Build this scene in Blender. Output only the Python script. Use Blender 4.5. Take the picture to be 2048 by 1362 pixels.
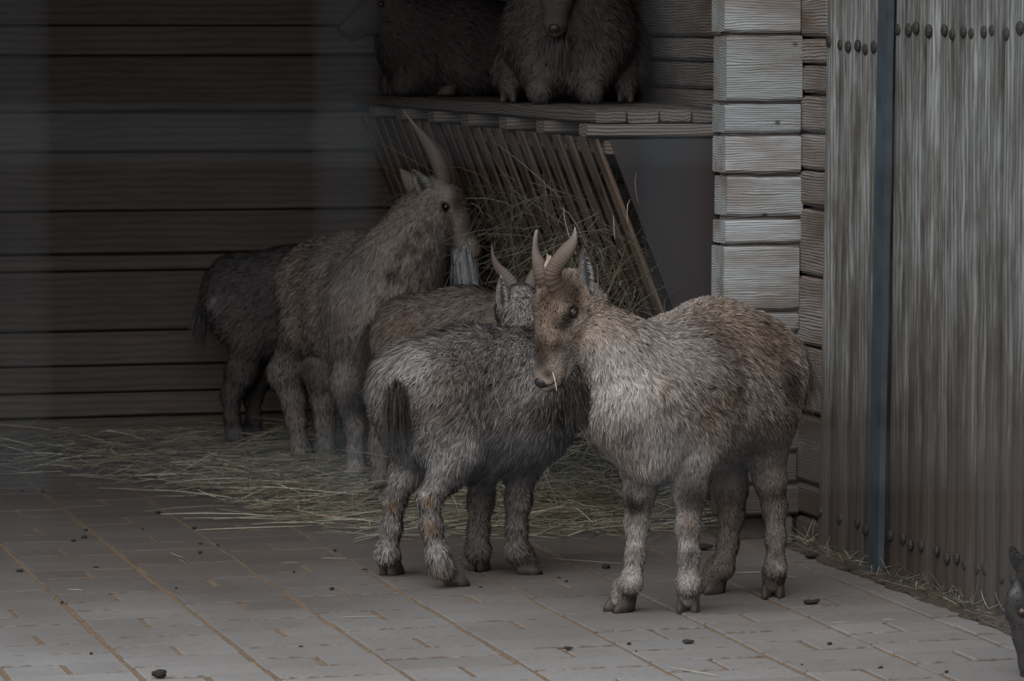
import bpy, bmesh, math, random
import numpy as np
from mathutils import Vector, Matrix

for o in list(bpy.data.objects): bpy.data.objects.remove(o, do_unlink=True)
scene = bpy.context.scene
COL = scene.collection
FUR = 1.0            # fur density factor
rng = np.random.default_rng(7)
random.seed(7)

# ------------------------------------------------------------------ camera
F = 8000.0; H = 1.2; TH = math.atan(621 / F)      # focal length in pixels of a 2048 px frame, eye height, pitch
cam_d = bpy.data.cameras.new('camera'); cam = bpy.data.objects.new('camera', cam_d); COL.objects.link(cam)
cam.location = (0, 0, H); cam.rotation_euler = (math.pi/2 - TH, 0, 0)
cam_d.sensor_fit = 'HORIZONTAL'; cam_d.sensor_width = 36; cam_d.lens = F * 36 / 2048
cam_d.clip_start = 0.05; cam_d.clip_end = 200
cam_d.dof.use_dof = True; cam_d.dof.focus_distance = 8.15; cam_d.dof.aperture_fstop = 13.5
scene.camera = cam
# ------------------------------------------------------------------ light: overcast sky
w = bpy.data.worlds.new('overcast'); scene.world = w; w.use_nodes = True
bg = w.node_tree.nodes['Background']; bg.inputs[0].default_value = (0.84, 0.92, 1.0, 1)
# overcast sky, brightest overhead
_t = w.node_tree; _tc = _t.nodes.new('ShaderNodeTexCoord'); _sx = _t.nodes.new('ShaderNodeSeparateXYZ'); _t.links.new(_tc.outputs['Generated'], _sx.inputs[0])
_mx = _t.nodes.new('ShaderNodeMath'); _mx.operation = 'MAXIMUM'; _mx.inputs[1].default_value = 0.0; _t.links.new(_sx.outputs[2], _mx.inputs[0])
_ma = _t.nodes.new('ShaderNodeMath'); _ma.operation = 'MULTIPLY_ADD'; _ma.inputs[1].default_value = 0.4; _ma.inputs[2].default_value = 0.6; _t.links.new(_mx.outputs[0], _ma.inputs[0])
_mu = _t.nodes.new('ShaderNodeMath'); _mu.operation = 'MULTIPLY'; _mu.inputs[1].default_value = 0.62; _t.links.new(_ma.outputs[0], _mu.inputs[0]); _t.links.new(_mu.outputs[0], bg.inputs[1])
sd = bpy.data.lights.new('soft_sun', 'SUN'); sd.energy = 1.1; sd.angle = math.radians(70); sd.color = (1, 0.96, 0.92)
sun = bpy.data.objects.new('soft_sun', sd); COL.objects.link(sun); sun.location = (-3, -4, 6)
sun.rotation_euler = Vector((0.32, 0.85, -0.72)).to_track_quat('-Z', 'Y').to_euler()
vs = scene.view_settings; vs.view_transform = 'Standard'; vs.look = 'None'; vs.exposure = 1.15; vs.gamma = 1.0; vs.use_curve_mapping = False

# ------------------------------------------------------------------ geometry of the photograph -> places in the world
def ray(px, py):
    xn = (px - 1024) / F; yn = -(py - 681) / F
    return np.array([xn, math.cos(TH) + yn*math.sin(TH), -math.sin(TH) + yn*math.cos(TH)])
EYE = np.array([0, 0, H])
def ground(px, py, z=0.0):
    r = ray(px, py); return EYE + r * ((z - H) / r[2])
def at(px, py, Y):
    r = ray(px, py); return EYE + r * (Y / r[1])
AL = math.atan2(2104 / F, 1.003)                  # the shed and its paving are turned by this much
Uc = np.array([math.cos(AL), math.sin(AL), 0]); Vd = np.array([-math.sin(AL), math.cos(AL), 0])
O0 = ground(1450, 1085)
def B(u, v, z=0.0): return O0 + u*Uc + v*Vd + np.array([0, 0, z])
def uvz(p): q = p - O0; return q @ Uc, q @ Vd, p[2]
def on_v(px, py, v):
    r = ray(px, py); return uvz(EYE + r * ((v - (EYE - O0) @ Vd) / (r @ Vd)))
def on_u(px, py, u):
    r = ray(px, py); return uvz(EYE + r * ((u - (EYE - O0) @ Uc) / (r @ Uc)))
SHED = Matrix(((Uc[0], Vd[0], 0, O0[0]), (Uc[1], Vd[1], 0, O0[1]), (0, 0, 1, 0), (0, 0, 0, 1)))

# ------------------------------------------------------------------ materials
def new_mat(name):
    m = bpy.data.materials.new(name); m.use_nodes = True
    nt = m.node_tree; b = nt.nodes['Principled BSDF']; b.inputs['Specular IOR Level'].default_value = 0.25
    return m, nt, b
def N(nt, t, **k):
    n = nt.nodes.new(t)
    for a, v in k.items():
        if a in n.inputs.keys(): n.inputs[a].default_value = v
        else: setattr(n, a, v)
    return n
def ramp(nt, src, stops):
    r = nt.nodes.new('ShaderNodeValToRGB'); e = r.color_ramp.elements
    while len(e) < len(stops): e.new(0.5)
    for i, (p, c) in enumerate(stops): e[i].position = p; e[i].color = (*c, 1)
    nt.links.new(src, r.inputs[0]); return r.outputs[0]
def mix(nt, fac, a, b, mode='MIX'):
    n = nt.nodes.new('ShaderNodeMix'); n.data_type = 'RGBA'; n.blend_type = mode
    for s, i in ((fac, 0), (a, 6), (b, 7)):
        if isinstance(s, (int, float)): n.inputs[i].default_value = s
        elif isinstance(s, tuple): n.inputs[i].default_value = (*s, 1)
        else: nt.links.new(s, n.inputs[i])
    return n.outputs[2]
def wood(name, pale, mid, dark, stain=(0.10, 0.06, 0.04), stain_amt=0.45, ring=38, grainstr=0.5, rough=0.8, dirt_z=None, bump=0.35, knots=False):
    m, nt, b = new_mat(name); L = nt.links.new
    tc = N(nt, 'ShaderNodeTexCoord'); oi = N(nt, 'ShaderNodeObjectInfo')
    off = N(nt, 'ShaderNodeVectorMath', operation='MULTIPLY_ADD'); off.inputs[1].default_value = (1, 1, 1)
    cmb = N(nt, 'ShaderNodeCombineXYZ'); ml = N(nt, 'ShaderNodeMath', operation='MULTIPLY'); ml.inputs[1].default_value = 23.0
    L(oi.outputs['Random'], ml.inputs[0])
    for i in range(3): L(ml.outputs[0], cmb.inputs[i])
    L(tc.outputs['Object'], off.inputs[0]); L(cmb.outputs[0], off.inputs[2])
    mp = N(nt, 'ShaderNodeMapping'); mp.inputs['Scale'].default_value = (2.2, 9, 9); L(off.outputs[0], mp.inputs[0])
    wob = N(nt, 'ShaderNodeTexNoise', Scale=1.3, Detail=3.0); L(mp.outputs[0], wob.inputs[0])
    mp2 = N(nt, 'ShaderNodeMapping'); mp2.inputs['Scale'].default_value = (0.35, 1, 1); L(off.outputs[0], mp2.inputs[0])
    wa = N(nt, 'ShaderNodeVectorMath', operation='MULTIPLY_ADD'); wa.inputs[1].default_value = (0.0, 0.035, 0.035)
    L(wob.outputs['Color'], wa.inputs[0]); L(mp2.outputs[0], wa.inputs[2])
    wv = N(nt, 'ShaderNodeTexWave', Scale=ring, Distortion=1.6, Detail=2.0); wv.bands_direction = 'Z'; wv.inputs['Detail Scale'].default_value = 1.5
    L(wa.outputs[0], wv.inputs[0])
    mp3 = N(nt, 'ShaderNodeMapping'); mp3.inputs['Scale'].default_value = (9, 230, 230); L(off.outputs[0], mp3.inputs[0])
    fib = N(nt, 'ShaderNodeTexNoise', Scale=1.0, Detail=4.0, Roughness=0.65); L(mp3.outputs[0], fib.inputs[0])
    mp4 = N(nt, 'ShaderNodeMapping'); mp4.inputs['Scale'].default_value = (3.2, 11, 11); L(off.outputs[0], mp4.inputs[0])
    st = N(nt, 'ShaderNodeTexNoise', Scale=1.0, Detail=5.0, Roughness=0.6); L(mp4.outputs[0], st.inputs[0])
    g = mix(nt, grainstr, fib.outputs[0], wv.outputs['Fac'])
    col = ramp(nt, g, [(0.26, dark), (0.45, mid), (0.66, pale)])
    sf = ramp(nt, st.outputs[0], [(0.42, (0, 0, 0)), (0.68, (stain_amt,)*3)])
    col = mix(nt, sf, col, stain)
    if knots:
        mk = N(nt, 'ShaderNodeMapping'); mk.inputs['Scale'].default_value = (9, 0, 11); L(off.outputs[0], mk.inputs[0])
        vo = N(nt, 'ShaderNodeTexVoronoi', Scale=1.0); L(mk.outputs[0], vo.inputs[0])
        col = mix(nt, ramp(nt, vo.outputs['Distance'], [(0.035, (0.85,)*3), (0.09, (0, 0, 0))]), col, (0.045, 0.036, 0.03))
    tone = N(nt, 'ShaderNodeMapRange'); tone.inputs[3].default_value = 0.78; tone.inputs[4].default_value = 1.15
    L(oi.outputs['Random'], tone.inputs[0])
    hsv = N(nt, 'ShaderNodeHueSaturation'); L(tone.outputs[0], hsv.inputs['Value']); L(col, hsv.inputs['Color']); col = hsv.outputs[0]
    if dirt_z:
        ge = N(nt, 'ShaderNodeNewGeometry'); sx = N(nt, 'ShaderNodeSeparateXYZ'); L(ge.outputs['Position'], sx.inputs[0])
        ad = N(nt, 'ShaderNodeMath', operation='MULTIPLY_ADD'); ad.inputs[1].default_value = -0.55
        L(st.outputs[0], ad.inputs[0]); L(sx.outputs[2], ad.inputs[2])
        df = ramp(nt, ad.outputs[0], [(0.0, (0.9,)*3), (dirt_z, (0, 0, 0))])
        col = mix(nt, df, col, (0.046, 0.034, 0.027))
    L(col, b.inputs['Base Color']); b.inputs['Roughness'].default_value = rough
    bp = N(nt, 'ShaderNodeBump', Strength=bump, Distance=0.004); L(g, bp.inputs['Height']); L(bp.outputs[0], b.inputs['Normal'])
    return m
M = {}
M['timber'] = wood('weathered_timber', (0.40, 0.425, 0.438), (0.275, 0.287, 0.293), (0.12, 0.11, 0.10), stain=(0.13, 0.09, 0.065), stain_amt=0.8, ring=58, grainstr=0.42, bump=0.4, knots=True, dirt_z=0.34)
M['crosslog'] = wood('brown_weathered_timber', (0.30, 0.28, 0.265), (0.19, 0.17, 0.155), (0.06, 0.048, 0.04), stain=(0.10, 0.065, 0.045), stain_amt=0.8, ring=46, grainstr=0.42, dirt_z=0.2)
M['palisade'] = wood('grey_palisade_wood', (0.27, 0.287, 0.285), (0.14, 0.141, 0.136), (0.052, 0.047, 0.042), stain=(0.06, 0.05, 0.04), stain_amt=0.95, ring=24, grainstr=0.2, dirt_z=0.5, bump=0.4)
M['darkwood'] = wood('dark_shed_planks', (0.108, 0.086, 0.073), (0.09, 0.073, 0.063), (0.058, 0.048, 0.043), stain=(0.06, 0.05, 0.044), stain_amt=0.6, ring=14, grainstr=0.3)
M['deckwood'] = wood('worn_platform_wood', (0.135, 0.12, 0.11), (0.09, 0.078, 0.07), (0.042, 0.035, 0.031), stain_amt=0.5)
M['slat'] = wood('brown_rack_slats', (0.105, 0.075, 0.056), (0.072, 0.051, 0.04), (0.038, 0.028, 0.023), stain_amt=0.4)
def simple(name, c1, c2, scale=30, rough=0.8, bump=0.2, metal=0.0, spec=0.25):
    m, nt, b = new_mat(name); L = nt.links.new
    tc = N(nt, 'ShaderNodeTexCoord'); no = N(nt, 'ShaderNodeTexNoise', Scale=scale, Detail=5.0, Roughness=0.6); L(tc.outputs['Object'], no.inputs[0])
    L(ramp(nt, no.outputs[0], [(0.35, c1), (0.65, c2)]), b.inputs['Base Color'])
    b.inputs['Roughness'].default_value = rough; b.inputs['Metallic'].default_value = metal; b.inputs['Specular IOR Level'].default_value = spec
    bp = N(nt, 'ShaderNodeBump', Strength=bump, Distance=0.003); L(no.outputs[0], bp.inputs['Height']); L(bp.outputs[0], b.inputs['Normal'])
    return m
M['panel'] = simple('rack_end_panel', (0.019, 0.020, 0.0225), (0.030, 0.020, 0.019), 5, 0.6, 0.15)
M['steel'] = simple('painted_steel', (0.034, 0.045, 0.055), (0.052, 0.066, 0.077), 14, 0.55, 0.08)
M['bolt'] = simple('rusty_bolt', (0.016, 0.016, 0.017), (0.045, 0.038, 0.034), 80, 0.55, 0.2)
M['wire'] = simple('galvanised_wire', (0.12, 0.14, 0.16), (0.16, 0.185, 0.20), 60, 0.7, 0.0)
M['sand'] = simple('joint_sand', (0.10, 0.068, 0.045), (0.22, 0.155, 0.105), 160, 0.95, 0.6)
M['stone'] = simple('foundation_stone', (0.06, 0.052, 0.046), (0.10, 0.088, 0.078), 12, 0.9, 0.5)
M['dung'] = simple('dropping', (0.018, 0.015, 0.012), (0.04, 0.033, 0.026), 150, 0.8, 0.4)
M['roof'] = simple('roof_boards', (0.06, 0.045, 0.035), (0.09, 0.068, 0.052), 6, 0.9, 0.2)
M['soil'] = simple('dark_soil', (0.03, 0.024, 0.019), (0.075, 0.058, 0.044), 60, 0.95, 0.8)
def brick_mat():
    m, nt, b = new_mat('paving_brick'); L = nt.links.new
    ge = N(nt, 'ShaderNodeNewGeometry'); oi = N(nt, 'ShaderNodeObjectInfo')
    n1 = N(nt, 'ShaderNodeTexNoise', Scale=1.3, Detail=4.0, Roughness=0.55); L(ge.outputs['Position'], n1.inputs[0])
    n2 = N(nt, 'ShaderNodeTexNoise', Scale=260.0, Detail=3.0); L(ge.outputs['Position'], n2.inputs[0])
    n3 = N(nt, 'ShaderNodeTexNoise', Scale=28.0, Detail=5.0, Roughness=0.7); L(ge.outputs['Position'], n3.inputs[0])
    base = ramp(nt, n1.outputs[0], [(0.35, (0.128, 0.111, 0.10)), (0.65, (0.195, 0.188, 0.183))])
    base = mix(nt, ramp(nt, n2.outputs[0], [(0.3, (0.0,)*3), (0.75, (0.45,)*3)]), base, (0.31, 0.30, 0.29))
    base = mix(nt, ramp(nt, n3.outputs[0], [(0.56, (0,)*3), (0.74, (0.6,)*3)]), base, (0.15, 0.10, 0.07))
    sx = N(nt, 'ShaderNodeAttribute', attribute_name='across')
    ab = N(nt, 'ShaderNodeMath', operation='ABSOLUTE'); L(sx.outputs['Fac'], ab.inputs[0])
    n4 = N(nt, 'ShaderNodeTexNoise', Scale=45.0, Detail=3.0); L(ge.outputs['Position'], n4.inputs[0])
    ed = N(nt, 'ShaderNodeMath', operation='MULTIPLY_ADD'); ed.inputs[1].default_value = 0.022; L(n4.outputs[0], ed.inputs[0]); L(ab.outputs[0], ed.inputs[2])
    base = mix(nt, ramp(nt, ed.outputs[0], [(0.0690, (0,)*3), (0.0745, (0.8,)*3)]), base, (0.065, 0.043, 0.030))
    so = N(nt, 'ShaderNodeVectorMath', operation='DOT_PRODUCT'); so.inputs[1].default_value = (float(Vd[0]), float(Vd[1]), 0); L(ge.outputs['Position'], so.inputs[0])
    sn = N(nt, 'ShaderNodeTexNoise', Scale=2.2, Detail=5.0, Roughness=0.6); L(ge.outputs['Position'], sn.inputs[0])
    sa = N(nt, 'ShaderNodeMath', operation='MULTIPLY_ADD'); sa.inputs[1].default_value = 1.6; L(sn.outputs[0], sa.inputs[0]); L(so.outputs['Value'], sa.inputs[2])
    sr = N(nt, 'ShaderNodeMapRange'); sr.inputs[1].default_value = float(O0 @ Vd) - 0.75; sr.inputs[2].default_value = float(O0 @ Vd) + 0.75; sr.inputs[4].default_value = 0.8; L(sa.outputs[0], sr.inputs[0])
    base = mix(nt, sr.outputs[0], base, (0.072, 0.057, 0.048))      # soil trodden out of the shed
    tone = N(nt, 'ShaderNodeMapRange'); tone.inputs[3].default_value = 0.90; tone.inputs[4].default_value = 1.08; L(oi.outputs['Random'], tone.inputs[0])
    h = N(nt, 'ShaderNodeHueSaturation'); L(tone.outputs[0], h.inputs['Value']); L(base, h.inputs['Color']); L(h.outputs[0], b.inputs['Base Color'])
    b.inputs['Roughness'].default_value = 0.85
    bp = N(nt, 'ShaderNodeBump', Strength=0.35, Distance=0.002); L(n2.outputs[0], bp.inputs['Height']); L(bp.outputs[0], b.inputs['Normal'])
    return m
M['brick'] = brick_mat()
def attr_mat(name, rough=0.75, use_n=True, spec=0.15):
    m, nt, b = new_mat(name); L = nt.links.new
    a = N(nt, 'ShaderNodeAttribute', attribute_name='col'); L(a.outputs['Color'], b.inputs['Base Color'])
    b.inputs['Roughness'].default_value = rough; b.inputs['Specular IOR Level'].default_value = spec
    if use_n:
        an = N(nt, 'ShaderNodeAttribute', attribute_name='bn'); vt = N(nt, 'ShaderNodeVectorTransform', vector_type='NORMAL', convert_from='OBJECT', convert_to='WORLD')
        L(an.outputs['Vector'], vt.inputs[0]); nm = N(nt, 'ShaderNodeVectorMath', operation='NORMALIZE'); L(vt.outputs[0], nm.inputs[0]); L(nm.outputs[0], b.inputs['Normal'])
    return m
M['fur'] = attr_mat('fur', 0.7, True, 0.2); M['hide'] = attr_mat('hide', 0.8, False, 0.1); M['hay'] = attr_mat('hay', 0.7, False, 0.2)
def flat(name, c, rough=0.5, spec=0.3, coat=0.0):
    m, nt, b = new_mat(name); b.inputs['Base Color'].default_value = (*c, 1); b.inputs['Roughness'].default_value = rough
    b.inputs['Specular IOR Level'].default_value = spec; b.inputs['Coat Weight'].default_value = coat; return m
def eye_mat():
    m, nt, b = new_mat('eyeball'); L = nt.links.new
    tc = N(nt, 'ShaderNodeTexCoord'); mp = N(nt, 'ShaderNodeMapping'); mp.inputs['Scale'].default_value = (0.45, 1.0, 1); L(tc.outputs['UV'], mp.inputs[0])
    b.inputs['Base Color'].default_value = (0.026, 0.011, 0.005, 1); b.inputs['Roughness'].default_value = 0.12; b.inputs['Coat Weight'].default_value = 0.6
    return m
M['eye'] = eye_mat()
M['pupil'] = flat('pupil', (0.004, 0.004, 0.005), 0.1, 0.5, 0.5)
M['nose'] = flat('nose_leather', (0.022, 0.018, 0.017), 0.45, 0.4)
M['hoof'] = simple('hoof_horn', (0.035, 0.028, 0.024), (0.075, 0.06, 0.05), 60, 0.6, 0.3)
def horn_mat(name, c1, c2, c3):
    m, nt, b = new_mat(name); L = nt.links.new
    a = N(nt, 'ShaderNodeAttribute', attribute_name='along'); n = N(nt, 'ShaderNodeTexNoise', Scale=90.0, Detail=3.0)
    tc = N(nt, 'ShaderNodeTexCoord'); L(tc.outputs['Object'], n.inputs[0])
    base = ramp(nt, a.outputs['Fac'], [(0.0, c1), (0.7, c2), (1.0, c3)])
    L(mix(nt, ramp(nt, n.outputs[0], [(0.45, (0,)*3), (0.7, (0.5,)*3)]), base, (0.10, 0.075, 0.06)), b.inputs['Base Color']); b.inputs['Roughness'].default_value = 0.6
    return m
M['horn'] = horn_mat('brown_horn', (0.085, 0.056, 0.042), (0.105, 0.083, 0.071), (0.20, 0.19, 0.185))
M['horn_grey'] = horn_mat('grey_horn', (0.12, 0.105, 0.095), (0.075, 0.058, 0.05), (0.06, 0.05, 0.045))
M['bone'] = simple('pale_horn_stub', (0.30, 0.24, 0.19), (0.42, 0.36, 0.30), 90, 0.7, 0.4)

# ------------------------------------------------------------------ object helpers
def tag(o, label=None, cat=None, group=None, kind=None):
    if label: o['label'] = label
    if cat: o['category'] = cat
    if group: o['group'] = group
    if kind: o['kind'] = kind
    return o
def link(name, me, mat=None, parent=None, loc=None, rot=None, mw=None):
    o = bpy.data.objects.new(name, me); COL.objects.link(o)
    if mat and me is not None and not me.materials: me.materials.append(mat)
    if parent: o.parent = parent
    if mw is not None: o.matrix_basis = mw
    if loc is not None: o.location = loc
    if rot is not None: o.rotation_euler = rot
    return o
def empty(name, loc=(0, 0, 0), mw=None):
    o = bpy.data.objects.new(name, None); COL.objects.link(o); o.empty_display_size = 0.1
    if mw is not None: o.matrix_basis = mw
    else: o.location = loc
    return o
def mesh_np(name, verts, tris=None, quads=None, smooth=False, attrs=()):
    me = bpy.data.meshes.new(name); verts = np.asarray(verts, np.float32)
    me.vertices.add(len(verts)); me.vertices.foreach_set('co', verts.ravel())
    idx = []; tot = []
    if tris is not None and len(tris): idx.append(np.asarray(tris, np.int32).ravel()); tot.append(np.full(len(tris), 3, np.int32))
    if quads is not None and len(quads): idx.append(np.asarray(quads, np.int32).ravel()); tot.append(np.full(len(quads), 4, np.int32))
    idx = np.concatenate(idx); tot = np.concatenate(tot); st = np.concatenate([[0], np.cumsum(tot)[:-1]]).astype(np.int32)
    me.loops.add(len(idx)); me.loops.foreach_set('vertex_index', idx)
    me.polygons.add(len(tot)); me.polygons.foreach_set('loop_start', st)
    try: me.polygons.foreach_set('loop_total', tot)
    except Exception: pass
    me.polygons.foreach_set('use_smooth', np.full(len(tot), bool(smooth)))
    for nm, ty, data in attrs:
        a = me.attributes.new(nm, ty, 'POINT')
        a.data.foreach_set({'FLOAT_COLOR': 'color', 'FLOAT_VECTOR': 'vector', 'FLOAT': 'value'}[ty], np.asarray(data, np.float32).ravel())
    me.update(calc_edges=True); me.validate()
    return me
def plank_mesh(name, Lx, t, h, seed=0, n=5, cham=0.004, wob=0.002):
    """board lying along local X (0..Lx), thickness along Y (0..t), height along Z (0..h), slightly uneven"""
    r = np.random.default_rng(seed); c = min(cham, t*0.3, h*0.3)
    prof = np.array([[0, c], [c, 0], [t-c, 0], [t, c], [t, h-c], [t-c, h], [c, h], [0, h-c]], float)
    vs_ = []
    lo = np.cumsum(r.normal(0, wob, n+1)); hi = np.cumsum(r.normal(0, wob, n+1)); lo -= lo.mean(); hi -= hi.mean()
    lo = np.abs(lo); hi = -np.abs(hi); ft = r.normal(0, wob*0.4, n+1)
    for i in range(n+1):
        p = prof.copy(); p[[0, 1, 2, 3], 1] += lo[i]; p[[4, 5, 6, 7], 1] += hi[i]; p[[0, 1, 6, 7], 0] += ft[i]
        vs_ += [(Lx*i/n, a, b) for a, b in p]
    q = []
    for i in range(n):
        for j in range(8):
            a = i*8+j; b = i*8+(j+1) % 8; q.append((a, a+8, b+8, b))
    me = bpy.data.meshes.new(name); me.from_pydata(vs_, [], q + [tuple(range(8))] + [tuple(range(n*8+7, n*8-1, -1))]); me.update()
    bm = bmesh.new(); bm.from_mesh(me); bmesh.ops.recalc_face_normals(bm, faces=bm.faces); bm.to_mesh(me); bm.free()
    return me
def box_mesh(name, x0, x1, y0, y1, z0, z1, bev=0.0):
    bm = bmesh.new(); bmesh.ops.create_cube(bm, size=1)
    for v in bm.verts: v.co = ((x0+x1)/2 + v.co.x*(x1-x0), (y0+y1)/2 + v.co.y*(y1-y0), (z0+z1)/2 + v.co.z*(z1-z0))
    if bev: bmesh.ops.bevel(bm, geom=list(bm.edges), offset=bev, segments=1, affect='EDGES')
    me = bpy.data.meshes.new(name); bm.to_mesh(me); bm.free(); return me
RZ90 = Matrix.Rotation(math.pi/2, 4, 'Z')

# ------------------------------------------------------------------ floor: brick paving
floor = link('floor', box_mesh('floor', -4.2, 0.13, -12, 2.95, -0.12, -0.0035), M['sand'], mw=SHED); tag(floor, 'brown brick paving with sandy joints in front of the shed', kind='structure')
gr = link('ground', box_mesh('ground', -40, 40, -40, 40, -0.3, -0.06), M['soil'], mw=SHED); tag(gr, 'bare ground around the paving', kind='structure')
BW, BD, PER = 0.2415, 0.126, 0.378
def brick_mesh(nm, a, b, seed):
    r = np.random.default_rng(seed); c = 0.0025; t = 0.03; top = r.normal(0, 0.0006, 4)
    v = [(-a/2, -b/2, -t), (a/2, -b/2, -t), (a/2, b/2, -t), (-a/2, b/2, -t)]
    v += [(-a/2, -b/2, -c), (a/2, -b/2, -c), (a/2, b/2, -c), (-a/2, b/2, -c)]
    v += [(-a/2+c, -b/2+c, top[0]), (a/2-c, -b/2+c, top[1]), (a/2-c, b/2-c, top[2]), (-a/2+c, b/2-c, top[3])]
    q = [(8, 9, 10, 11)]
    for k in range(4):
        l = (k+1) % 4; q += [(k, l, 4+l, 4+k), (4+k, 4+l, 8+l, 8+k)]
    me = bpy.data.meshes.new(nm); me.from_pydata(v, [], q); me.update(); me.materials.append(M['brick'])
    me.attributes.new('across', 'FLOAT', 'POINT').data.foreach_set('value', [p[1] for p in v]); return me
full_m = [brick_mesh('brick_full', BW-0.0125, BD-0.0018, k) for k in range(5)]
edge_m = [brick_mesh('brick_cut', 0.072, BD-0.0022, k+20) for k in range(5)]
half_m = [brick_mesh('brick_half', BW/2-0.0115, BD-0.0018, k+9) for k in range(5)]
cells = []
for s in range(-9, 7):
    u0 = -1.407 + s*BW
    ph = -0.358 - 0.2*s
    k0 = int(math.floor((-3.0 - ph)/PER)); k1 = int(math.ceil((2.9 - ph)/PER))
    if u0 > 0.1: continue
    if u0 + BW/2 > 0.12:
        for k in range(k0*3, k1*3): cells.append((u0 + 0.041, ph + k*BD, 2))
        continue
    for k in range(k0, k1+1):
        v = ph + k*PER
        for j, dv in enumerate((0, BD, 2*BD)):
            vv = v + dv
            if vv > 2.85: continue
            if j == 0:
                for su in (-1, 1): cells.append((u0 + BW/2 + su*BW/4, vv, 1))
            else: cells.append((u0 + BW/2, vv, 0))
def topx(p):
    q = np.asarray(p) - EYE; yc = q[1]*math.cos(TH) - q[2]*math.sin(TH); zc = q[1]*math.sin(TH) + q[2]*math.cos(TH)
    return 1024 + F*q[0]/yc, 681 - F*zc/yc
inview = []; rest = []
for c in cells:
    x, y = topx(B(c[0], c[1])); (inview if (-60 < x < 2110 and 900 < y < 1420) else rest).append((y, c))
inview.sort(key=lambda t: -t[0]); rest += inview[300:]; inview = inview[:300]
for i, (y, (u, v, hf)) in enumerate(inview):
    o = link('brick', (full_m, half_m, edge_m)[hf][i % 5], parent=floor, loc=(u + random.gauss(0, .0012), v + random.gauss(0, .001), random.gauss(0, .0008)), rot=(random.gauss(0, .003), random.gauss(0, .002), random.gauss(0, .004)))
V_ = []; Q_ = []; A_ = []
for i, (y, (u, v, hf)) in enumerate(rest):
    me = (full_m, half_m, edge_m)[hf][i % 5]; b0 = len(V_)
    A_ += [q.co.y for q in me.vertices]; V_ += [(q.co.x+u, q.co.y+v, q.co.z) for q in me.vertices]; Q_ += [tuple(b0+a for a in p.vertices) for p in me.polygons]
me = bpy.data.meshes.new('paving'); me.from_pydata(V_, [], Q_); me.update(); me.attributes.new('across', 'FLOAT', 'POINT').data.foreach_set('value', A_)
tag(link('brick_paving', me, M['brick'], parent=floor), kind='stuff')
# strip of soil between paving and fence
sg = rng.normal(0, 1, (90, 4)); sv = []; sq = []
for i in range(90):
    for j, (du, hz) in enumerate(((0.105, 0.001), (0.13, 0.010), (0.155, 0.018), (0.20, 0.012))):
        sv.append((du + 0.004*sg[i, j], -3.0 + i*(2.9/89), max(0.0006, hz + 0.006*sg[i, j])))
for i in range(89):
    for j in range(3): a = i*4+j; sq.append((a, a+1, a+5, a+4))
me = bpy.data.meshes.new('soil'); me.from_pydata(sv, [], sq); me.update(); me.polygons.foreach_set('use_smooth', [True]*len(me.polygons))
o = link('soil_strip', me, M['soil'], mw=SHED); o.modifiers.new('solid', 'SOLIDIFY').thickness = 0.01
tag(o, 'dark strip of soil and litter along the foot of the palisade fence', 'soil', kind='stuff')

# ------------------------------------------------------------------ shed walls
VB = 2.80
zb = [on_v(250, y, VB)[2] for y in (-330, -250, -165, -85, -25, 52, 112, 225, 305, 423, 508, 543, 663, 732, 785, 835)] + [-0.01]
zb[0] = max(zb[0], 1.62)
while zb[0] < 2.1: zb.insert(0, zb[0] + 0.13)
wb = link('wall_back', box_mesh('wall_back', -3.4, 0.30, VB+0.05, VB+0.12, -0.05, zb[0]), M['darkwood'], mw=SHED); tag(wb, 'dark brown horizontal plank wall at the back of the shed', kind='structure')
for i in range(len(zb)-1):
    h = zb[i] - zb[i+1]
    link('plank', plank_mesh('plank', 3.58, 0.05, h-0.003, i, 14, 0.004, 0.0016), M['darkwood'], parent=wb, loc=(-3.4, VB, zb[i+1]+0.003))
# front wall stub (weathered grey timbers) beside the opening
zf = [on_v(1520, y, 0)[2] for y in (-60, 69, 206, 270, 350, 436, 490, 624, 667, 745, 826, 906, 970, 1034)]
zf = [2.1, 1.95, 1.80, 1.62, 1.47] + zf[0:]
wf = link('wall_front', box_mesh('wall_front', 0.012, 0.185, 0.02, 0.088, zf[-1], 2.1), M['crosslog'], mw=SHED); tag(wf, 'stack of grey weathered timbers beside the shed opening', kind='structure')
for i in range(len(zf)-1):
    h = zf[i] - zf[i+1]
    o = link('timber', plank_mesh('timber', 0.186, 0.10, h-0.0055, 50+i, 4, 0.006, 0.0016), M['timber'], parent=wf, loc=(random.gauss(-0.003, .003), random.gauss(0, .002), zf[i+1]+0.0028), rot=(0, random.gauss(0, .004), 0))
fd = link('foundation_stone', box_mesh('foundation', 0.05, 0.16, 0.06, 0.14, -0.03, zf[-1], 0.012), M['stone'], parent=wf)
fd2 = link('foundation_stone', box_mesh('foundation', 0.13, 0.178, 0.01, 0.10, -0.03, zf[-1], 0.010), M['stone'], parent=wf)
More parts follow.
